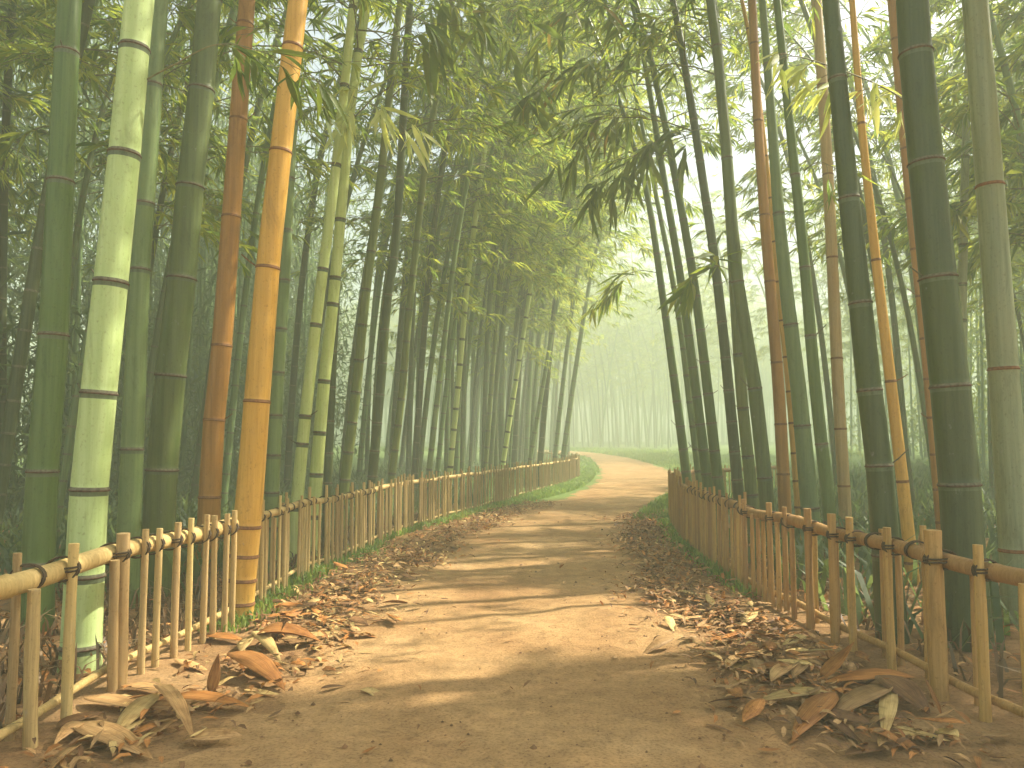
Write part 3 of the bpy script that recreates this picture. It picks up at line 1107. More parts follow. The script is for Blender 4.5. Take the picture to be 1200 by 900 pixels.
# ------------------------------------------------------------------ measured bamboos
# label, material, points top->bottom, distance, width top/bottom px, joints, ring, kwargs
HERO = [
    ('thick dull green bamboo, first from the left edge, behind the near fence', 'dark', [(82, -5), (71, 212), (63, 392), (50, 552), (43, 700)], 4.9, 26, 36, [212, 392, 552, 660], 'ring', {}),
    ('thick pale mint green bamboo, the palest stem, behind the near left fence', 'pale', [(164, -5), (146, 180), (130, 330), (116, 460), (105, 573), (97, 720)], 4.15, 33, 43, [180, 330, 460, 573], 'ring', {}),
    ('green bamboo half hidden between the palest stem and the dark olive stem', 'mid', [(188, -5), (170, 238), (164, 316), (155, 526), (151, 620)], 5.7, 19, 27, [238, 316, 526], 'ring', {}),
    ('thick dark olive bamboo left of the red-brown stem, behind the near fence', 'olive', [(246, -5), (236, 105), (223, 218), (213, 326), (200, 440), (190, 550), (186, 620)], 6.0, 28, 37, [105, 218, 326, 440, 550], 'ring', {}),
    ('red-brown dry bamboo between the olive stem and the gold stem', 'brown', [(290, -5), (271, 254), (260, 405), (251, 492), (245, 600)], 6.9, 19, 26, [140, 254, 405, 492], 'rust', {}),
    ('golden yellow bamboo standing in the fence line at the path edge', 'gold', [(350, -5), (329, 178), (314, 314), (301, 472), (291, 600), (280, 708)], 5.36, 23, 33, [55, 178, 314, 470, 617, 651, 679, 706], 'rust', {}),
    ('slim faded green bamboo just behind and right of the gold stem', 'mid', [(345, 120), (333, 330), (325, 450), (318, 590)], 6.9, 10, 18, None, 'ring', {'H': 9}),
    ('slim lime bamboo, left one of the bright pair behind the far fence', 'lime', [(415, -5), (394, 193), (374, 350), (363, 440), (349, 575)], 7.6, 10, 15, [100, 193, 315, 380, 487, 520], 'ring', {}),
    ('slim lime bamboo, right one of the bright pair behind the far fence', 'lime', [(432, -5), (413, 110), (399, 257), (390, 356), (380, 445), (369, 580)], 7.85, 10, 16, [135, 257, 325, 356, 446], 'ring', {}),
    ('thin blackish green bamboo crossing behind the bright lime pair', 'slate', [(427, -5), (412, 120), (399, 260), (391, 400), (384, 570)], 8.6, 9, 10, None, 'ring', {}),
    ('slender mossy bamboo, first to the right of the bright lime pair', 'moss', [(462, 60), (446, 210), (428, 350), (417, 460), (404, 565)], 9.4, 9, 13, None, 'ring', {}),
    ('very dark slender bamboo, second to the right of the bright lime pair', 'slate', [(478, 40), (465, 270), (454, 350), (447, 440), (436, 565)], 10.0, 9, 12, None, 'ring', {}),
    ('yellow-green slender bamboo right of the very dark slender stem', 'moss', [(520, 80), (502, 165), (481, 350), (471, 460), (459, 560)], 11.0, 8, 9, None, 'ring', {}),
    ('thin green bamboo, fourth from the bright lime pair along the far fence', 'mid', [(548, 210), (535, 285), (523, 380), (503, 550)], 13.0, 6, 7, None, 'ring', {}),
    ('thin sunlit bamboo rising left of the path bend, topmost pale streak', 'lime', [(566, 190), (548, 330), (538, 440), (528, 545)], 14.2, 6, 7, None, 'ring', {}),
    ('hazy thin bamboo, fifth from the right end of the left grove edge', 'moss', [(586, 340), (580, 400), (569, 545)], 16.8, 5, 6, None, 'ring', {}),
    ('pale hazy thin bamboo, fourth from the right end of the left grove edge', 'lime', [(626, 310), (612, 400), (590, 540)], 17.8, 5, 6, None, 'ring', {}),
    ('hazy thin bamboo, third from the right end of the left grove edge', 'mid', [(657, 330), (640, 430), (622, 535)], 20.3, 4.5, 6, None, 'ring', {}),
    ('hazy thin bamboo, second from the right end of the left grove edge', 'teal', [(672, 350), (662, 430), (651, 530)], 23.2, 4.5, 6, None, 'ring', {}),
    ('hazy bamboo at the right end of the left grove edge, beside the path bend', 'teal', [(686, 360), (672, 450), (661, 530)], 24.3, 5, 7, None, 'ring', {}),
    # right-hand grove
    ('slim green bamboo, first at the path side of the right grove', 'dark', [(736, 150), (758, 225), (777, 350), (792, 460), (806, 570)], 11.7, 6, 12, None, 'ring', {}),
    ('thinner green bamboo, second from the path side of the right grove', 'mid', [(755, 160), (792, 350), (808, 470), (821, 575)], 11.9, 5, 9, None, 'ring', {}),
    ('slim dark bamboo, third from the path side of the right grove', 'dark', [(762, 110), (778, 210), (801, 350), (831, 580)], 10.6, 7, 13, None, 'ring', {}),
    ('dark green bamboo, fourth from the path side of the right grove', 'dark', [(776, 130), (790, 200), (816, 350), (843, 580)], 10.0, 8, 14, None, 'ring', {}),
    ('dark bamboo, fifth from the path side, left of the olive stem', 'slate', [(803, 80), (822, 200), (843, 350), (866, 585)], 9.2, 9, 14, None, 'ring', {}),
    ('mossy green bamboo pressed between the fifth dark stem and the olive stem', 'moss', [(848, 130), (858, 300), (868, 450), (882, 590)], 8.9, 9, 15, [330, 415, 478], 'ring', {}),
    ('tall olive bamboo left of the orange stem in the right grove', 'olive', [(832, -5), (846, 110), (853, 200), (863, 320), (884, 450), (899, 590)], 8.0, 11, 18, [185, 330, 455], 'ring', {}),
    ('orange-brown bamboo, the most orange stem of the right grove', 'brown', [(881, -5), (888, 140), (898, 280), (912, 450), (920, 600)], 8.4, 10, 15, [142, 252, 330, 425], 'rust', {}),
    ('peach coloured bamboo right behind the orange stem, sunlit low down', 'gold', [(899, 200), (912, 330), (925, 450), (937, 595)], 9.2, 6, 12, None, 'rust', {}),
    ('teal green bamboo between the orange stem and the dark jointed stem', 'teal', [(893, -5), (905, 150), (917, 300), (935, 450), (949, 595)], 7.6, 8, 22, [75, 250, 380], 'ring', {}),
    ('dark green bamboo with clear joints, right of the teal stem', 'dark', [(910, -5), (926, 150), (942, 300), (955, 450), (972, 600)], 6.9, 9, 16, [65, 205, 313, 393, 520], 'ring', {}),
    ('light tan bamboo left of the thick slate stem', 'tan', [(956, -5), (967, 150), (975, 300), (982, 450), (990, 590)], 8.8, 12, 14, [205, 302, 420], 'rust', {}),
    ('thick slate green bamboo, left one of the two thick dark stems at right', 'slate', [(973, -5), (985, 130), (995, 232), (1008, 355), (1019, 457), (1030, 545), (1044, 720)], 4.75, 19, 33, [-60, 92, 232, 355, 457, 545, 650], 'ring', {}),
    ('thin peach bamboo between the two thick dark stems, leaning left', 'gold', [(998, -5), (1010, 150), (1026, 300), (1044, 450), (1064, 620)], 6.6, 7, 15, [145, 305, 447], 'rust', {}),
    ('orange bamboo half hidden behind the thickest dark stem', 'brown', [(1045, -5), (1056, 120), (1069, 260), (1084, 400), (1102, 610)], 7.4, 11, 11, None, 'rust', {}),
    ('thickest bamboo of the right grove, blackish green with bold joints', 'slate', [(1069, -5), (1073, 62), (1085, 190), (1099, 325), (1113, 452), (1124, 567), (1133, 700)], 4.6, 36, 46, [-60, 62, 190, 325, 452, 567, 655], 'ring', {}),
    ('thick faded grey green bamboo nearest the right edge', 'grey', [(1142, -5), (1160, 218), (1177, 450), (1187, 600)], 5.25, 28, 34, [-100, 218, 432], 'rust', {}),
    ('faint thin bamboo between the thickest dark stem and the grey green one', 'grey', [(1133, 120), (1130, 240), (1127, 400), (1132, 600)], 9.2, 8, 13, None, 'ring', {}),
]
H_LIST = {}
for n, (lab, m, pts, d, wt, wb, nodes, ring, kw) in enumerate(HERO):
    kw = dict(kw)
    if d < 7:
        kw.setdefault('H', 10.5); kw.setdefault('crown_s', 5.6)
    elif d < 9.4 and n >= 26:
        kw.setdefault('H', 12.0); kw.setdefault('crown_s', 6.6)
        kw.setdefault('crown_kw', dict(nb=18, reach=1.9, leaf=0.22, per=6, twigs=7))
    elif d < 13:
        kw.setdefault('H', 11.5); kw.setdefault('crown_s', 4.9)
        kw.setdefault('crown_kw', dict(nb=17, reach=1.9, leaf=0.22, per=6, twigs=7))
    else:
        kw.setdefault('H', 13.5); kw.setdefault('crown_s', 5.2)
        kw.setdefault('crown_kw', dict(nb=26, reach=2.1, leaf=0.24, per=7, twigs=7))
    H_LIST[n] = world_culm(lab, M[m], pts, d, wt, wb, nodes, ring, sides=22 if d < 9 else 12, **kw)

# measured leafy branches
def sp(n, *a, **k):
    spray(H_LIST[n][0], H_LIST[n][2], *a, **k)


sp(1, [(150, 105, 4.15), (200, 78, 4.2), (255, 52, 4.3), (310, 62, 4.5), (372, 92, 4.7)], [M['leaf_dark']], 42, 0.23, 0.18, 0.45, 0.5, 0.6)
sp(8, [(412, 112, 7.8), (425, 118, 7.5), (448, 128, 7.3), (480, 142, 7.1)], [M['leaf_pale']], 40, 0.42, 0.13, 0.05, 0.45, 0.8)
sp(8, [(426, 52, 7.8), (455, 42, 7.5), (490, 28, 7.2), (545, 30, 7.0)], [M['leaf_dark']], 46, 0.50, 0.15, 0.5, 0.6, 1.0)
sp(11, [(470, -20, 9.8), (500, -10, 9.0), (545, 5, 8.6), (600, 22, 8.2)], [M['leaf_dark']], 46, 0.50, 0.15, 0.3, 0.7, 0.8)
sp(37, [(1127, 162, 9.0), (1090, 138, 7.0), (1040, 105, 6.0), (985, 82, 5.4), (932, 66, 5.0), (905, 74, 4.9)], [M['leaf_pale']], 75, 0.27, 0.15, 0.55, 0.55, 0.8, 0.008)
sp(22, [(800, 60, 10.4), (750, 62, 10.0), (690, 75, 9.6), (640, 100, 9.3), (615, 118, 9.2)], [M['leaf_dark']], 120, 0.45, 0.13, 0.25, 0.7, 0.8)
sp(22, [(790, 120, 10.4), (740, 130, 10.1), (695, 150, 9.8), (668, 172, 9.6)], [M['leaf_dark']], 80, 0.45, 0.13, 0.25, 0.6, 0.9)
sp(24, [(830, 150, 9.2), (780, 160, 9.0), (735, 190, 8.8), (700, 225, 8.6)], [M['leaf_dark']], 100, 0.42, 0.13, 0.1, 0.7, 0.9)
sp(24, [(815, 20, 9.2), (760, 10, 9.0), (690, 12, 8.8), (640, 30, 8.6)], [M['leaf_dark']], 70, 0.40, 0.13, 0.2, 0.8, 0.9)
sp(20, [(775, 320, 11.7), (745, 318, 12.0), (715, 335, 12.3), (700, 350, 12.5)], [M['leaf']], 50, 0.36, 0.13, 0.2, 0.6, 0.8)
sp(30, [(942, 200, 6.9), (960, 190, 6.8), (985, 200, 6.7)], [M['leaf']], 14, 0.3, 0.16, 0.2, 0.6, 0.7)
sp(26, [(862, 320, 8.0), (840, 312, 8.0), (810, 325, 8.0)], [M['leaf']], 26, 0.4, 0.15, 0.2, 0.7, 0.8)

# ------------------------------------------------------------------ the rest of the grove, from a few kinds
KINDS = []
for k in range(7):
    H = [13.0, 15.0, 14.0, 16.0, 12.5, 15.5, 14.5][k]
    z = np.linspace(0, 1, 40)
    px_ = H * (0.05 * z + 0.20 * z ** 3)
    pz_ = H * (z - 0.13 * z ** 4)
    ax = Axis(np.stack([px_, 0.25 * np.sin(z * 3 + k), pz_], -1))
    r0 = [0.055, 0.07, 0.06, 0.075, 0.05, 0.065, 0.06][k]
    root = empty('bamboo', (0, 0, -50))
    tag(root, 'x', 'bamboo')
    mb = MB()
    culm_mesh(mb, ax, lambda s: np.interp(s, [0, ax.H * 0.5, ax.H], [r0, r0 * 0.8, 0.006]), node_positions(ax.H, 0.2, 0.25, 0.5), 10, 0, 1)
    c = mb.build('culm', [M['grove'], M['rim']], root)
    fb = MB()
    rg = np.random.default_rng(100 + k)
    crown(fb, ax, [5.0, 4.2, 6.0, 5.5, 3.8, 5.0, 4.6][k], rg, nb=28, reach=2.2, leaf=0.25, per=7, twigs=7, bias=0.0)
    f = fb.build('foliage', [M['leaf'], M['twig']], root)
    KINDS.append((root, [c, f], ax))
used = [False] * len(KINDS)


def plant(k, x, y, rz, sc, label, group, tilt=0.0):
    root, ch, ax = KINDS[k]
    if not used[k]:
        used[k] = True
        r = root
    else:
        r = root.copy()
        COL.objects.link(r)
        for c in ch:
            d = c.copy()
            COL.objects.link(d)
            d.parent = r
    r.location = (x, y, float(hz(x, y)) - 0.03)
    r.rotation_euler = (random.uniform(-0.04, 0.04), tilt, rz)
    r.scale = (sc, sc, sc)
    r['label'] = label
    r['group'] = group
    return r


def shades_light(k, x, y, rz, sc, r=1.0):
    ax = KINDS[k][2]
    s = np.linspace(0.3, ax.H, 26)
    P = ax(s) * sc
    c, sn = math.cos(rz), math.sin(rz)
    Q = np.stack([P[:, 0] * c - P[:, 1] * sn + x, P[:, 0] * sn + P[:, 1] * c + y, P[:, 2]], -1)
    out = 0
    for dx, dy in ((0, 0), (r, 0), (-r, 0), (0, r), (0, -r)):
        out += sunny(Q + np.array([dx, dy, 0])).sum()
        out += 100 * sunny(Q + 1.8 * np.array([dx, dy, 0]), 2).sum()
    return out


def scatter(n, gen, label, group, rzc, rzs, smin=0.8, smax=1.15, kinds=range(7), keep=0, tol=3, mind=0.45):
    pts, tries = [], 0
    while len(pts) < n and tries < n * 60:
        tries += 1
        x, y = gen()
        if any((x - a) ** 2 + (y - b) ** 2 < mind ** 2 for a, b in pts):
            continue
        k = random.choice(list(kinds)); rz = rzc + random.gauss(0, rzs); sc = random.uniform(smin, smax)
        zz = np.linspace(0.2, 5.0, 40)
        stem = np.stack([x + math.cos(rz) * 0.05 * zz, y + math.sin(rz) * 0.05 * zz, zz], -1)
        if x > 0 and y < 16 and sunny(stem)[:].any():
            continue
        if shades_light(k, x, y, rz, sc) > tol:
            continue
        plant(k, x, y, rz, sc, label, group, random.uniform(-0.05, 0.05))
        pts.append((x, y))
    return pts


def fl_x(y):
    return float(np.interp(y, FL[:430, 1], FL[:430, 0]))


def fr_x(y):
    k = int(np.argmax(FR[:, 1] > 12.0))
    return float(np.interp(y, [1.6, 3.2, 5.3, 7.75, 9.5, 12, 14, 18, 24, 31, 42, 56], [2.2, 2.13, 1.96, 1.98, 2.11, 2.49, 4.0, 7.0, 8.5, 9.5, 10.0, 11.0]))


def g_left():
    y = random.uniform(6.5, 13)
    return fl_x(y) - random.uniform(2.2, 6.5) * (0.5 + y / 14), y


def g_left_far():
    y = random.uniform(13, 33)
    x = fl_x(min(y, 25)) - 0.9 - abs(random.gauss(0, 2.6))
    return x, y


def g_right():
    y = random.uniform(9, 16)
    return fr_x(y) + random.uniform(1.3, 6.5), y


def g_right_far():
    y = random.uniform(17, 46)
    return fr_x(y) + random.uniform(0.5, 13), y


def g_end():
    y = random.uniform(57, 72)
    return random.uniform(-2, 19), y + 3


def g_mid():
    y = random.uniform(33, 44)
    return fl_x(25) - 2.0 - random.uniform(0, 8) + 1.2, y


scatter(24, g_left, 'slender green bamboo deep in the shaded grove behind the left fence', 'shaded bamboos behind the left fence', 0.0, 0.6)
scatter(48, g_left_far, 'thin hazy bamboo among many along the far curve of the left fence', 'hazy bamboos along the left fence curve', 0.0, 0.5)
scatter(16, g_right, 'slender bamboo standing in the bright grove behind the right fence', 'bright bamboos behind the right fence', math.pi, 0.6, kinds=(0, 2, 4, 6))
def g_arch():
    y = random.uniform(17, 30)
    return fl_x(y) - random.uniform(0.5, 2.2), y


def g_arch2():
    y = random.uniform(29, 41)
    return edge_x(LE, y) - random.uniform(1.0, 5), y


def g_arch3():
    y = random.uniform(20, 40)
    return fr_x(y) + random.uniform(0.5, 4), y


scatter(14, g_arch, 'tall hazy bamboo arching over the path from the far left fence', 'tall arching bamboos at left', 0.0, 0.4, 1.05, 1.35, tol=8)
scatter(12, g_arch2, 'tall misty bamboo leaning over the path at the bend', 'tall misty bamboos at the bend', 0.0, 0.5, 1.1, 1.4, tol=8)
scatter(10, g_arch3, 'tall misty bamboo leaning in from beyond the right fence end', 'tall misty bamboos at right', math.pi, 0.5, 1.05, 1.3, tol=8)
scatter(42, g_right_far, 'slim misty bamboo beyond the end of the right fence', 'misty bamboos beyond the right fence', math.pi, 0.6, 1.0, 1.38, tol=22)
scatter(16, g_mid, 'misty bamboo standing left of the path beyond the fence end', 'misty bamboos beyond the left fence', 0.0, 0.6)
scatter(60, g_end, 'distant misty bamboo in the grove closing off the path bend', 'distant bamboos at the path bend', math.pi, 1.5, 1.1, 1.42)


# added bamboos out of frame at right, crowns shaped to shade the path
for (x, y, h_, s_, nb_) in ((6.4, 4.3, 10, 3.6, 46), (7.6, 5.3, 11, 4.0, 46), (8.8, 5.0, 12, 4.4, 46), (5.6, 3.6, 9, 3.4, 40), (9.8, 5.9, 13, 5.0, 46), (7.0, 3.9, 11, 4.2, 40), (10.8, 6.4, 13, 5.5, 40),
                            (7.6, 9.4, 11, 3.6, 40), (6.6, 8.9, 10, 3.4, 44), (9.4, 9.8, 12, 4.6, 44), (8.2, 11.4, 12, 3.8, 44), (8.8, 10.3, 12, 4.2, 40), (10.2, 10.6, 13, 5.0, 40)):
    z = np.linspace(0, 1, 30)
    P = np.stack([x - h_ * (0.04 * z + 0.16 * z ** 3), y + 0.2 * np.sin(z * 3 + x), float(hz(x, y)) - 0.04 + h_ * (z - 0.12 * z ** 4)], -1)
    ax = Axis(P)
    root = empty('bamboo', P[0])
    tag(root, 'unseen bamboo added right of the frame to shade the path', 'bamboo', 'added shade bamboos right of the frame')
    mb = MB()
    culm_mesh(mb, ax, lambda s: np.interp(s, [0, ax.H * 0.5, ax.H], [0.06, 0.05, 0.006]), node_positions(ax.H), 8, 0, 1)
    mb.build('culm', [M['grove'], M['rim']], root, P[0])
    fb = MB()
    crown(fb, ax, s_, RNG, nb=nb_, reach=2.1, leaf=0.27, per=9, twigs=8, prune=True, bias=math.pi)
    fb.build('foliage', [M['leaf'], M['twig']], root, P[0])

# ------------------------------------------------------------------ far-off masses of the same wood
def thicket(name, label, spots, leaf_n, zlo, zhi, mats, seed, wmul=1.0, leaf=0.34):
    rg = np.random.default_rng(seed)
    mb = MB()
    for (x, y, h, r) in spots:
        z0 = float(hz(x, y))
        lean = rg.normal(0, 0.05, 2) * h
        P = np.array([[x, y, z0 - 0.05], [x + lean[0] * 0.3, y + lean[1] * 0.3, z0 + h * 0.5], [x + lean[0], y + lean[1], z0 + h]])
        tube(mb, P, [r, r * 0.85, 0.01], 6, 0, caps=False)
        m = int(leaf_n)
        c = rg.integers(3, 7)
        zz = rg.uniform(zlo, min(zhi, h), c)
        for q in range(c):
            k = m // c
            f = zz[q] / h
            cx = x + lean[0] * f + rg.normal(0, 0.8); cyy = y + lean[1] * f + rg.normal(0, 0.8)
            Pp = np.stack([rg.normal(cx, 0.6, k), rg.normal(cyy, 0.6, k), rg.normal(z0 + zz[q], 0.42, k)], -1)
            Pp[:, 2] = np.maximum(Pp[:, 2], z0 + 0.15)
            Dr = rg.normal(0, 0.6, (k, 3)) + np.array([0, 0, -0.35])
            Ll = rg.uniform(0.6, 1.3, k) * leaf
            leaves_lo(mb, Pp, Dr, Ll, Ll * 0.17 * wmul, 1, 0.2, rg)
    o = mb.build(name, mats)
    tag(o, label, 'bamboo thicket', kind='stuff')
    return o


rg = np.random.default_rng(5)
sp_l = []
for _ in range(330):
    y = rg.uniform(5, 34)
    x = fl_x(min(y, 25)) - rg.uniform(5.5, 13) - 0.12 * y
    sp_l.append((x, y, rg.uniform(9, 15), rg.uniform(0.035, 0.07)))
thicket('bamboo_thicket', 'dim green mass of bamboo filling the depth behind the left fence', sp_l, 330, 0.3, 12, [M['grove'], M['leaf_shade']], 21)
sp_r = []
for _ in range(300):
    y = rg.uniform(7, 44)
    x = fr_x(y) + rg.uniform(8, 26)
    sp_r.append((x, y, min(rg.uniform(8, 17), 0.85 * x), rg.uniform(0.035, 0.07)))
thicket('bamboo_thicket', 'bright green mass of bamboo in the haze behind the right fence', sp_r, 380, 0.4, 16, [M['grove'], M['leaf']], 22, 1.2)
sp_f = []
for _ in range(420):
    y = rg.uniform(82, 105)
    x = rg.uniform(-34, 48)
    sp_f.append((x, y, rg.uniform(14, 19), rg.uniform(0.06, 0.11)))
thicket('bamboo_thicket', 'pale misty wall of bamboo closing the view at the end of the path', sp_f, 420, 5, 19, [M['grove'], M['leaf']], 23, leaf=0.6)

# ------------------------------------------------------------------ undergrowth, grass
def blades(name, label, cat, P, h, w, mat, bend=0.5, seed=3):
    rg = np.random.default_rng(seed)
    n = len(P)
    a = rg.uniform(0, 2 * np.pi, n)
    out = np.stack([np.cos(a), np.sin(a), np.zeros(n)], -1)
    S = np.stack([-np.sin(a), np.cos(a), np.zeros(n)], -1)
    h = h * rg.uniform(0.5, 1.3, n)[:, None]
    w = w * rg.uniform(0.7, 1.3, n)[:, None]
    b = bend * rg.uniform(0.3, 1.4, n)[:, None]
    Uz = np.array([0, 0, 1.0])
    m = P + out * h * b * 0.35 + Uz * h * 0.6
    t = P + out * h * b + Uz * h * (0.98 - 0.25 * b)
    V = np.stack([P - S * w / 2, P + S * w / 2, m + S * w * 0.4, m - S * w * 0.4, t], 1).reshape(-1, 3)
    k = np.arange(n)[:, None] * 5
    mb = MB()
    mb.add(V, k + np.array([[0, 1, 2, 3]]))
    mb.f.append(k + np.array([[3, 2, 4]])); mb.m.append(np.zeros(n, np.int32))
    o = mb.build(name, [mat])
    tag(o, label, cat, kind='stuff')
    return o


def zed(x, y, dz=0.0):
    return np.stack([x, y, hz(x, y) + dz], -1)


rg = np.random.default_rng(8)
# grass: along the fence feet and on the far banks
gs = []
y = rg.uniform(4.9, 9, 2200); x = np.interp(y, FL[:430, 1], FL[:430, 0]) + rg.normal(0.02, 0.10, len(y)); gs.append(zed(x, y, -0.01))
y = rg.uniform(9, 30, 9000); x0 = np.interp(y, FL[:430, 1], FL[:430, 0]); x1 = edge_x(LE, y) - 0.1
u = rg.random(len(y)) ** 1.0; wdt = np.clip((x1 - x0) * np.clip((y - 7) / 12, 0.15, 1), 0.15, 9); gs.append(zed(x0 - 0.1 + u * wdt, y, -0.01))
y = rg.uniform(6.0, 14, 2500); x = np.array([fr_x(a) for a in y]) - np.abs(rg.normal(0.0, 0.10, len(y))) - 0.02; gs.append(zed(x, y, -0.01))
y = rg.uniform(11.5, 20, 2600); x = edge_x(RE, y) + 0.08 + np.abs(rg.normal(0, 0.5, len(y))); gs.append(zed(x, y, -0.01))
y = rg.uniform(20, 59, 16000); x = edge_x(RE, y) + 0.1 + np.abs(rg.normal(0, 3.0, len(y))); gs.append(zed(x, y, -0.02))
y = rg.uniform(28, 54, 6000); x = edge_x(LE, y) - 0.1 - np.abs(rg.normal(0, 1.5, len(y))); gs.append(zed(x, y, -0.02))
Pg = np.concatenate(gs)
blades('grass', 'short green grass along the fence feet and path verges', 'grass', Pg, (0.07 + 0.0028 * np.clip(Pg[:, 1], 5, 60))[:, None], (0.008 + 0.0009 * np.clip(Pg[:, 1], 4, 60))[:, None], M['grass'], 0.6, 4)
us = []
y = rg.uniform(1.8, 12, 3000); x = np.interp(y, FL[:430, 1], FL[:430, 0]) - 0.12 - np.abs(rg.normal(0, 0.9, len(y))); us.append(zed(x, y, -0.02))
y = rg.uniform(1.8, 9, 600); x = np.array([fr_x(a) for a in y]) + 0.12 + np.abs(rg.normal(0, 0.9, len(y))); us.append(zed(x, y, -0.02))
blades('undergrowth', 'dead brown fronds and weeds on the ground behind the near fences', 'undergrowth', np.concatenate(us), 0.22, 0.018, M['fern'], 1.0, 6)
us = []
y = rg.uniform(6, 30, 9000); x = np.interp(np.minimum(y, 25), FL[:430, 1], FL[:430, 0]) - 0.6 - rg.uniform(0, 6, len(y)); us.append(zed(x, y, -0.02))
y = rg.uniform(4.5, 30, 7000); x = np.array([fr_x(a) for a in y]) + 0.25 + rg.uniform(0, 6, len(y)); us.append(zed(x, y, -0.02))
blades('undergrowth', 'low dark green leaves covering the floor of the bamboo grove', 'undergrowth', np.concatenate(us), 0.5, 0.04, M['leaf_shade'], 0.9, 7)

# ------------------------------------------------------------------ fallen leaves
def fallen(label, a, b, wpx, mat, lift=0.0, tiplift=0.0, curl=0.2, fold=0.3, twist=0.0, group=None, dz=0.02, wave=0.0, cup=0.0):
    curl *= 0.5
    """a measured dead leaf from its stalk end a to its tip b"""
    A = on_ground(*a, dz)
    B = on_ground(*b, dz)
    if tiplift:
        # the tip stands up: keep its distance near the foot
        B = at_depth(b[0], b[1], A[1] + tiplift)
    A = A + np.array([0, 0, lift])
    d = B - A
    L = np.linalg.norm(d)
    mid = (A[1] + B[1]) / 2
    # width is seen foreshortened when the leaf lies flat
    W = 0.66 * wpx * mid / F
    side = np.cross(norm(d), [0, 0, 1.0])
    mb = MB()
    c2 = curl
    chord = L / (2 * abs(math.sin(c2 / 2)) / abs(c2)) if abs(c2) > 1e-3 else L
    dd = norm(d); Nn = norm(np.cross(norm(np.cross(dd, [0, 0, 1.0])), dd))
    d0 = dd * math.cos(c2 / 2) - Nn * math.sin(c2 / 2)
    leaf_hi(mb, A, d0, np.array([0, 0, 1.0]), chord, W, 0, curl=c2, fold=fold * 0.55, twist=twist, thick=0.0015, wave=wave, cup=cup)
    o = mb.build('fallen_leaf', [M[mat]], None, A, uv=True)
    o.location = Vector(A)
    tag(o, label, 'leaf', group)
    return o


fallen('large orange-brown leaf pointing right, at the path side of the left pile', (196, 822), (294, 829), 46, 'dry_orange', curl=-0.5, fold=0.45, lift=0.02)
fallen('striped gold leaf slanting down to the left in the left pile', (184, 820), (131, 866), 42, 'dry_straw', curl=-0.5, fold=0.3, lift=0.03)
fallen('curled tan leaf with its tip bent toward the viewer, left pile', (181, 815), (229, 874), 34, 'dry_tan', curl=-1.2, fold=0.4, lift=0.05, twist=0.5)
fallen('flat wide tan leaf lying lowest in the left pile', (86, 852), (179, 889), 60, 'dry_tan', curl=-0.4, fold=0.2, lift=0.02)
fallen('small orange leaf standing upright left of the brown drooping leaf', (247, 816), (256, 766), 24, 'dry_orange', tiplift=0.05, curl=0.5, fold=0.5)
fallen('dark orange leaf arching over its shadow toward the path, left side', (268, 776), (334, 809), 54, 'dry_orange', curl=-0.8, fold=0.4, lift=0.05)
fallen('narrow pale leaf under the arching dark orange leaf', (286, 808), (328, 814), 20, 'dry_straw')
fallen('dull tan leaf next to the tall left post foot', (142, 803), (202, 813), 32, 'dry_tan', curl=-0.5)
fallen('brown leaf half under the flat wide tan leaf', (66, 852), (122, 834), 40, 'dry_brown', curl=-0.4)
fallen('long dull leaf lying behind the striped gold leaf', (98, 820), (180, 834), 44, 'dry_tan', curl=-0.4, lift=0.01)
fallen('big crumpled rust leaf in the pile by the gold bamboo', (300, 756), (376, 752), 70, 'dry_orange', curl=-1.0, fold=0.6, lift=0.06)
fallen('rust leaf standing peaked behind the crumpled rust leaf', (318, 752), (338, 725), 34, 'dry_brown', tiplift=0.05, curl=0.4, fold=0.5)
fallen('pale twisted leaf between the crumpled rust leaf and the gold bamboo', (282, 768), (300, 742), 28, 'dry_straw', curl=-0.8, twist=0.8, lift=0.02)
fallen('pale curled leaf bending toward the path below the crumpled rust leaf', (295, 750), (330, 778), 22, 'dry_straw', curl=-1.0, twist=-0.6, lift=0.05)
fallen('small brown leaf at the very foot of the gold bamboo', (236, 745), (288, 752), 34, 'dry_orange', curl=-0.5)
fallen('pale leaf left of the small upright orange leaf', (205, 772), (244, 786), 24, 'dry_tan')
fallen('single small pale leaf alone on the path, left of middle', (376, 809), (405, 804), 14, 'dry_brown', curl=-0.7, lift=0.01)
fallen('thin dark leaf alone on the path beyond the single small pale one', (437, 728), (461, 727), 12, 'dry_brown', curl=-0.4)
fallen('pale cream leaf pointing left to the path, right pile', (970, 818), (888, 822), 44, 'dry_straw', curl=-0.5, fold=0.3, lift=0.03)
fallen('orange striped leaf slanting down left at the front of the right pile', (978, 822), (928, 868), 50, 'dry_orange', curl=-0.4, fold=0.3, lift=0.04)
fallen('long bent tan leaf behind the striped orange one, right pile', (1046, 816), (966, 846), 50, 'dry_tan', curl=-0.5, fold=0.3, lift=0.05)
fallen('broad cream leaf pointing toward the viewer, right pile', (1045, 816), (1036, 870), 30, 'dry_straw', curl=-0.4, fold=0.3, lift=0.04)
fallen('greenish straw leaf lying farthest right at the front', (1048, 859), (1114, 868), 34, 'dry_straw', curl=-0.3, fold=0.25)
fallen('large dark tan leaf under the upright brown one, right pile', (1072, 806), (964, 800), 60, 'dry_orange', curl=-0.5, fold=0.35, lift=0.05)
fallen('large brown leaf standing upright on the right pile', (962, 796), (1001, 752), 40, 'dry_orange', tiplift=0.06, curl=0.5, fold=0.4, twist=0.3)
fallen('brown leaf leaning upright against the right fence post', (1104, 838), (1084, 794), 22, 'dry_orange', tiplift=0.04, curl=0.5, fold=0.5)
fallen('big dark brown leaf behind the leaf leaning on the post', (1030, 806), (1090, 838), 64, 'dry_brown', curl=-0.6, fold=0.4, lift=0.06)
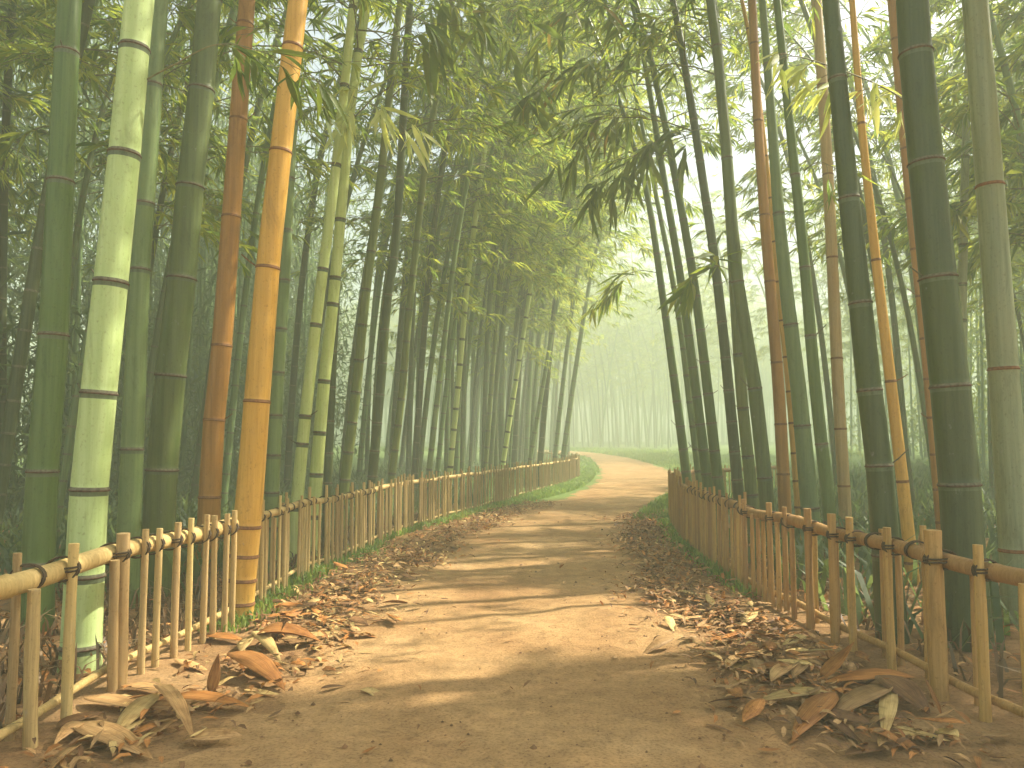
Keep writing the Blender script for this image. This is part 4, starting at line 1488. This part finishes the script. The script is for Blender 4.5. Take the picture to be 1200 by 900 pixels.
fallen('tan leaf rolled along its length near the middle of the right pile', (904, 806), (938, 776), 30, 'dry_tan', curl=-0.5, fold=0.7, lift=0.03)
fallen('small curled tan leaf at the path edge of the right pile', (851, 786), (871, 768), 20, 'dry_tan', curl=-0.8, fold=0.6, lift=0.01)
fallen('dark brown leaf lowest of all in front of the right pile', (990, 884), (1062, 872), 34, 'dry_brown', curl=-0.4)
fallen('thin dark stalk-like leaf alone on the path at lower right', (826, 848), (859, 858), 9, 'dry_brown', curl=-0.3)
fallen('yellow leaf in the sunlit drift beside the right fence', (872, 736), (886, 717), 26, 'dry_straw', curl=-0.6, lift=0.02)
fallen('small orange leaf standing on the far edge of the right sunlit drift', (846, 704), (849, 692), 9, 'dry_orange', tiplift=0.03, curl=0.4)
fallen('flat tan leaf in front of the upright brown leaf, right pile', (868, 786), (920, 781), 34, 'dry_tan', curl=-0.5)
fallen('tan leaf on edge in the middle of the right pile', (930, 802), (950, 774), 24, 'dry_tan', curl=-0.4, fold=0.8, lift=0.03)

# drifts: individuals near, one carpet for the small ones
def zone_left(rg, n, ylo, yhi):
    y = rg.uniform(ylo, yhi, n)
    a = np.interp(y, FL[:430, 1], FL[:430, 0]); b = edge_x(LE, y)
    u = rg.beta(1.8, 1.5, n)
    x = a + 0.1 + (b + 0.10 - a - 0.1) * u + rg.exponential(0.14, n) * (rg.random(n) < 0.35) + 0.12 * np.sin(y * 1.9) * u
    return np.stack([x, y], -1)


def zone_right(rg, n, ylo, yhi):
    y = rg.uniform(ylo, yhi, n)
    a = edge_x(RE, y); b = np.array([fr_x(q) for q in y])
    u = rg.beta(1.4, 1.8, n)
    x = a - 0.07 + (b - 0.1 - a + 0.07) * u - rg.exponential(0.14, n) * (rg.random(n) < 0.35) - 0.12 * np.sin(y * 2.2) * (1 - u)
    return np.stack([x, y], -1)


rg = np.random.default_rng(31)
LEAFV = []
for k in range(16):
    mb = MB()
    leaf_hi(mb, np.zeros(3), np.array([1.0, 0, rg.uniform(-0.05, 0.25)]), np.array([0, 0, 1.0]), 1.0, rg.uniform(0.24, 0.36), 0,
            curl=-rg.uniform(0.0, 0.8), fold=rg.uniform(0.05, 0.5), twist=rg.normal(0, 0.35), thick=0.006, wave=rg.uniform(0, 0.04))
    LEAFV.append(mb.build('fallen_leaf', [M[('dry_tan', 'dry_orange', 'dry_straw', 'dry_tan', 'dry_brown', 'dry_orange')[k % 6]]], None, uv=True))
first = [True] * 16


def drift(pts, smin, smax, label, group, dzmax):
    for (x, y) in pts:
        k = int(rg.integers(0, 16))
        o = LEAFV[k] if first[k] else LEAFV[k].copy()
        if not first[k]:
            COL.objects.link(o)
        first[k] = False
        s = rg.uniform(smin, smax)
        o.location = (x, y, float(hz(x, y)) + 0.012 + rg.uniform(0, dzmax))
        o.rotation_euler = (rg.normal(0, 0.16), rg.normal(0, 0.12), rg.uniform(0, 2 * math.pi))
        o.scale = (s, s, s)
        tag(o, label, 'leaf', group)


PL = zone_left(rg, 34, 3.0, 4.9); PL2 = zone_left(rg, 100, 4.9, 7.4)
PR = zone_right(rg, 64, 3.1, 4.6); PR2 = zone_right(rg, 66, 4.6, 6.2)
drift(PL, 0.13, 0.27, 'small dry leaf in the shaded litter near the left fence foot', 'leaves in the left foreground litter', 0.03)
drift(PL2, 0.10, 0.22, 'dry leaf in the sunlit drift along the left fence', 'leaves in the left sunlit drift', 0.05)
drift(PR, 0.13, 0.27, 'dry leaf in the shaded heap beside the right fence', 'leaves in the right shaded heap', 0.05)
drift(PR2, 0.11, 0.23, 'dry leaf in the bright drift where sun falls beside the right fence', 'leaves in the right sunlit drift', 0.05)


def carpet(name, label, pts, smin, smax, mats, seed):
    rg = np.random.default_rng(seed)
    bufs = []
    mb = MB()
    n = len(pts)
    a = rg.uniform(0, 2 * np.pi, n)
    P = np.stack([pts[:, 0], pts[:, 1], hz(pts[:, 0], pts[:, 1]) + 0.010 + rg.uniform(0, 0.035, n)], -1)
    Dr = np.stack([np.cos(a), np.sin(a), rg.normal(0.05, 0.22, n)], -1)
    L = rg.uniform(smin, smax, n) * (0.8 + 0.02 * pts[:, 1])
    mi = rg.integers(0, len(mats), n)
    for m in range(len(mats)):
        q = mi == m
        leaves_mid(mb, P[q], Dr[q], L[q], L[q] * rg.uniform(0.2, 0.32, q.sum()), m, rg)
    o = mb.build(name, mats, uv=True)
    tag(o, label, 'leaf litter', kind='stuff')


dm = [M['dry_orange'], M['dry_tan'], M['dry_brown'], M['dry_orange'], M['dry_straw']]
dmb = [M['dry_orange'], M['dry_tan'], M['dry_orange'], M['dry_brown'], M['dry_tan']]
carpet('leaf_litter', 'carpet of small dry leaves along the foot of the left fence', np.vstack([zone_left(rg, 330, 2.6, 4.9), zone_left(rg, 1300, 4.9, 8), zone_left(rg, 2600, 7.5, 15)]), 0.05, 0.12, dm, 41)
carpet('leaf_litter', 'carpet of small russet leaves between the path and the right fence', np.vstack([zone_right(rg, 600, 3.0, 4.7), zone_right(rg, 900, 4.7, 6.5), zone_right(rg, 2700, 6.2, 12.5)]), 0.05, 0.12, dmb, 42)
q = np.stack([rg.uniform(-1.0, 1.0, 420), 2.6 + 7 * rg.random(420) ** 1.5], -1)
q[:, 0] = np.sign(q[:, 0]) * (1 - (1 - np.abs(q[:, 0])) ** 1.6)
mbp = MB()
for (x, y) in q:
    s = rg.uniform(0.003, 0.009) * (2.0 if rg.random() < 0.06 else 1.0)
    th = np.linspace(0, 2 * np.pi, 6, endpoint=False)
    z0 = float(hz(x, y)) + 0.018
    ringv = np.stack([x + s * np.cos(th) * rg.uniform(0.7, 1.3, 6), y + s * np.sin(th) * rg.uniform(0.7, 1.3, 6), np.full(6, z0)], -1)
    V = np.vstack([ringv, [[x, y, z0 + s * 0.9]]])
    mbp.add(V, [[a, (a + 1) % 6, 6] for a in range(6)])
o = mbp.build('grit', [M['dry_brown']])
tag(o, 'small grit and leaf crumbs strewn on the sandy path', 'grit', kind='stuff')

yb = rg.uniform(2, 12, 2000); xb = np.interp(yb, FL[:430, 1], FL[:430, 0]) - 0.1 - np.abs(rg.normal(0, 1.3, 2000))
yc = rg.uniform(2, 11, 1000); xc = np.array([fr_x(q) for q in yc]) + 0.1 + np.abs(rg.normal(0, 1.3, 1000))
carpet('leaf_litter', 'dead leaves on the floor of the bamboo grove behind the fences', np.vstack([np.stack([xb, yb], -1), np.stack([xc, yc], -1)]), 0.07, 0.16, dmb, 44)
q2 = np.stack([rg.uniform(-1.05, 1.05, 150), 2.7 + 10 * rg.random(150) ** 1.4], -1)
q2[:, 0] += np.interp(q2[:, 1], [0, 8, 13], [0, 0.2, 1.2])
q2 = q2[rg.random(150) < 0.25 + 0.75 * np.abs(q2[:, 0]) ** 1.5]
carpet('leaf_litter', 'few small dry leaves scattered over the sandy path itself', q2, 0.04, 0.1, dmb, 43)

# ------------------------------------------------------------------ air
def haze(x0, x1, y0, y1, z0, z1, dens, color, aniso):
    mb = MB()
    V = [(x, y, z) for x in (x0, x1) for y in (y0, y1) for z in (z0, z1)]
    mb.add(V, [[0, 1, 3, 2], [4, 6, 7, 5], [0, 4, 5, 1], [2, 3, 7, 6], [0, 2, 6, 4], [1, 5, 7, 3]])
    o = mb.build('haze', [], smooth=False)
    m = D.materials.new('haze')
    m.use_nodes = True
    n = m.node_tree
    n.nodes.clear()
    out = n.nodes.new('ShaderNodeOutputMaterial')
    v = n.nodes.new('ShaderNodeVolumePrincipled')
    v.inputs['Color'].default_value = (*color, 1)
    v.inputs['Density'].default_value = dens
    v.inputs['Anisotropy'].default_value = aniso
    n.links.new(v.outputs[0], out.inputs['Volume'])
    try:
        m.cycles.homogeneous_volume = True
    except Exception:
        pass
    o.data.materials.append(m)
    tag(o, 'pale green mist hanging through the whole grove', 'haze', kind='stuff')


haze(-150, 150, -26, 170, -1.1, 21.5, 0.0185, (0.65, 0.73, 0.59), 0.1)
for k, u in enumerate(used):
    if not u:
        for c in KINDS[k][1]:
            D.objects.remove(c)
        D.objects.remove(KINDS[k][0])
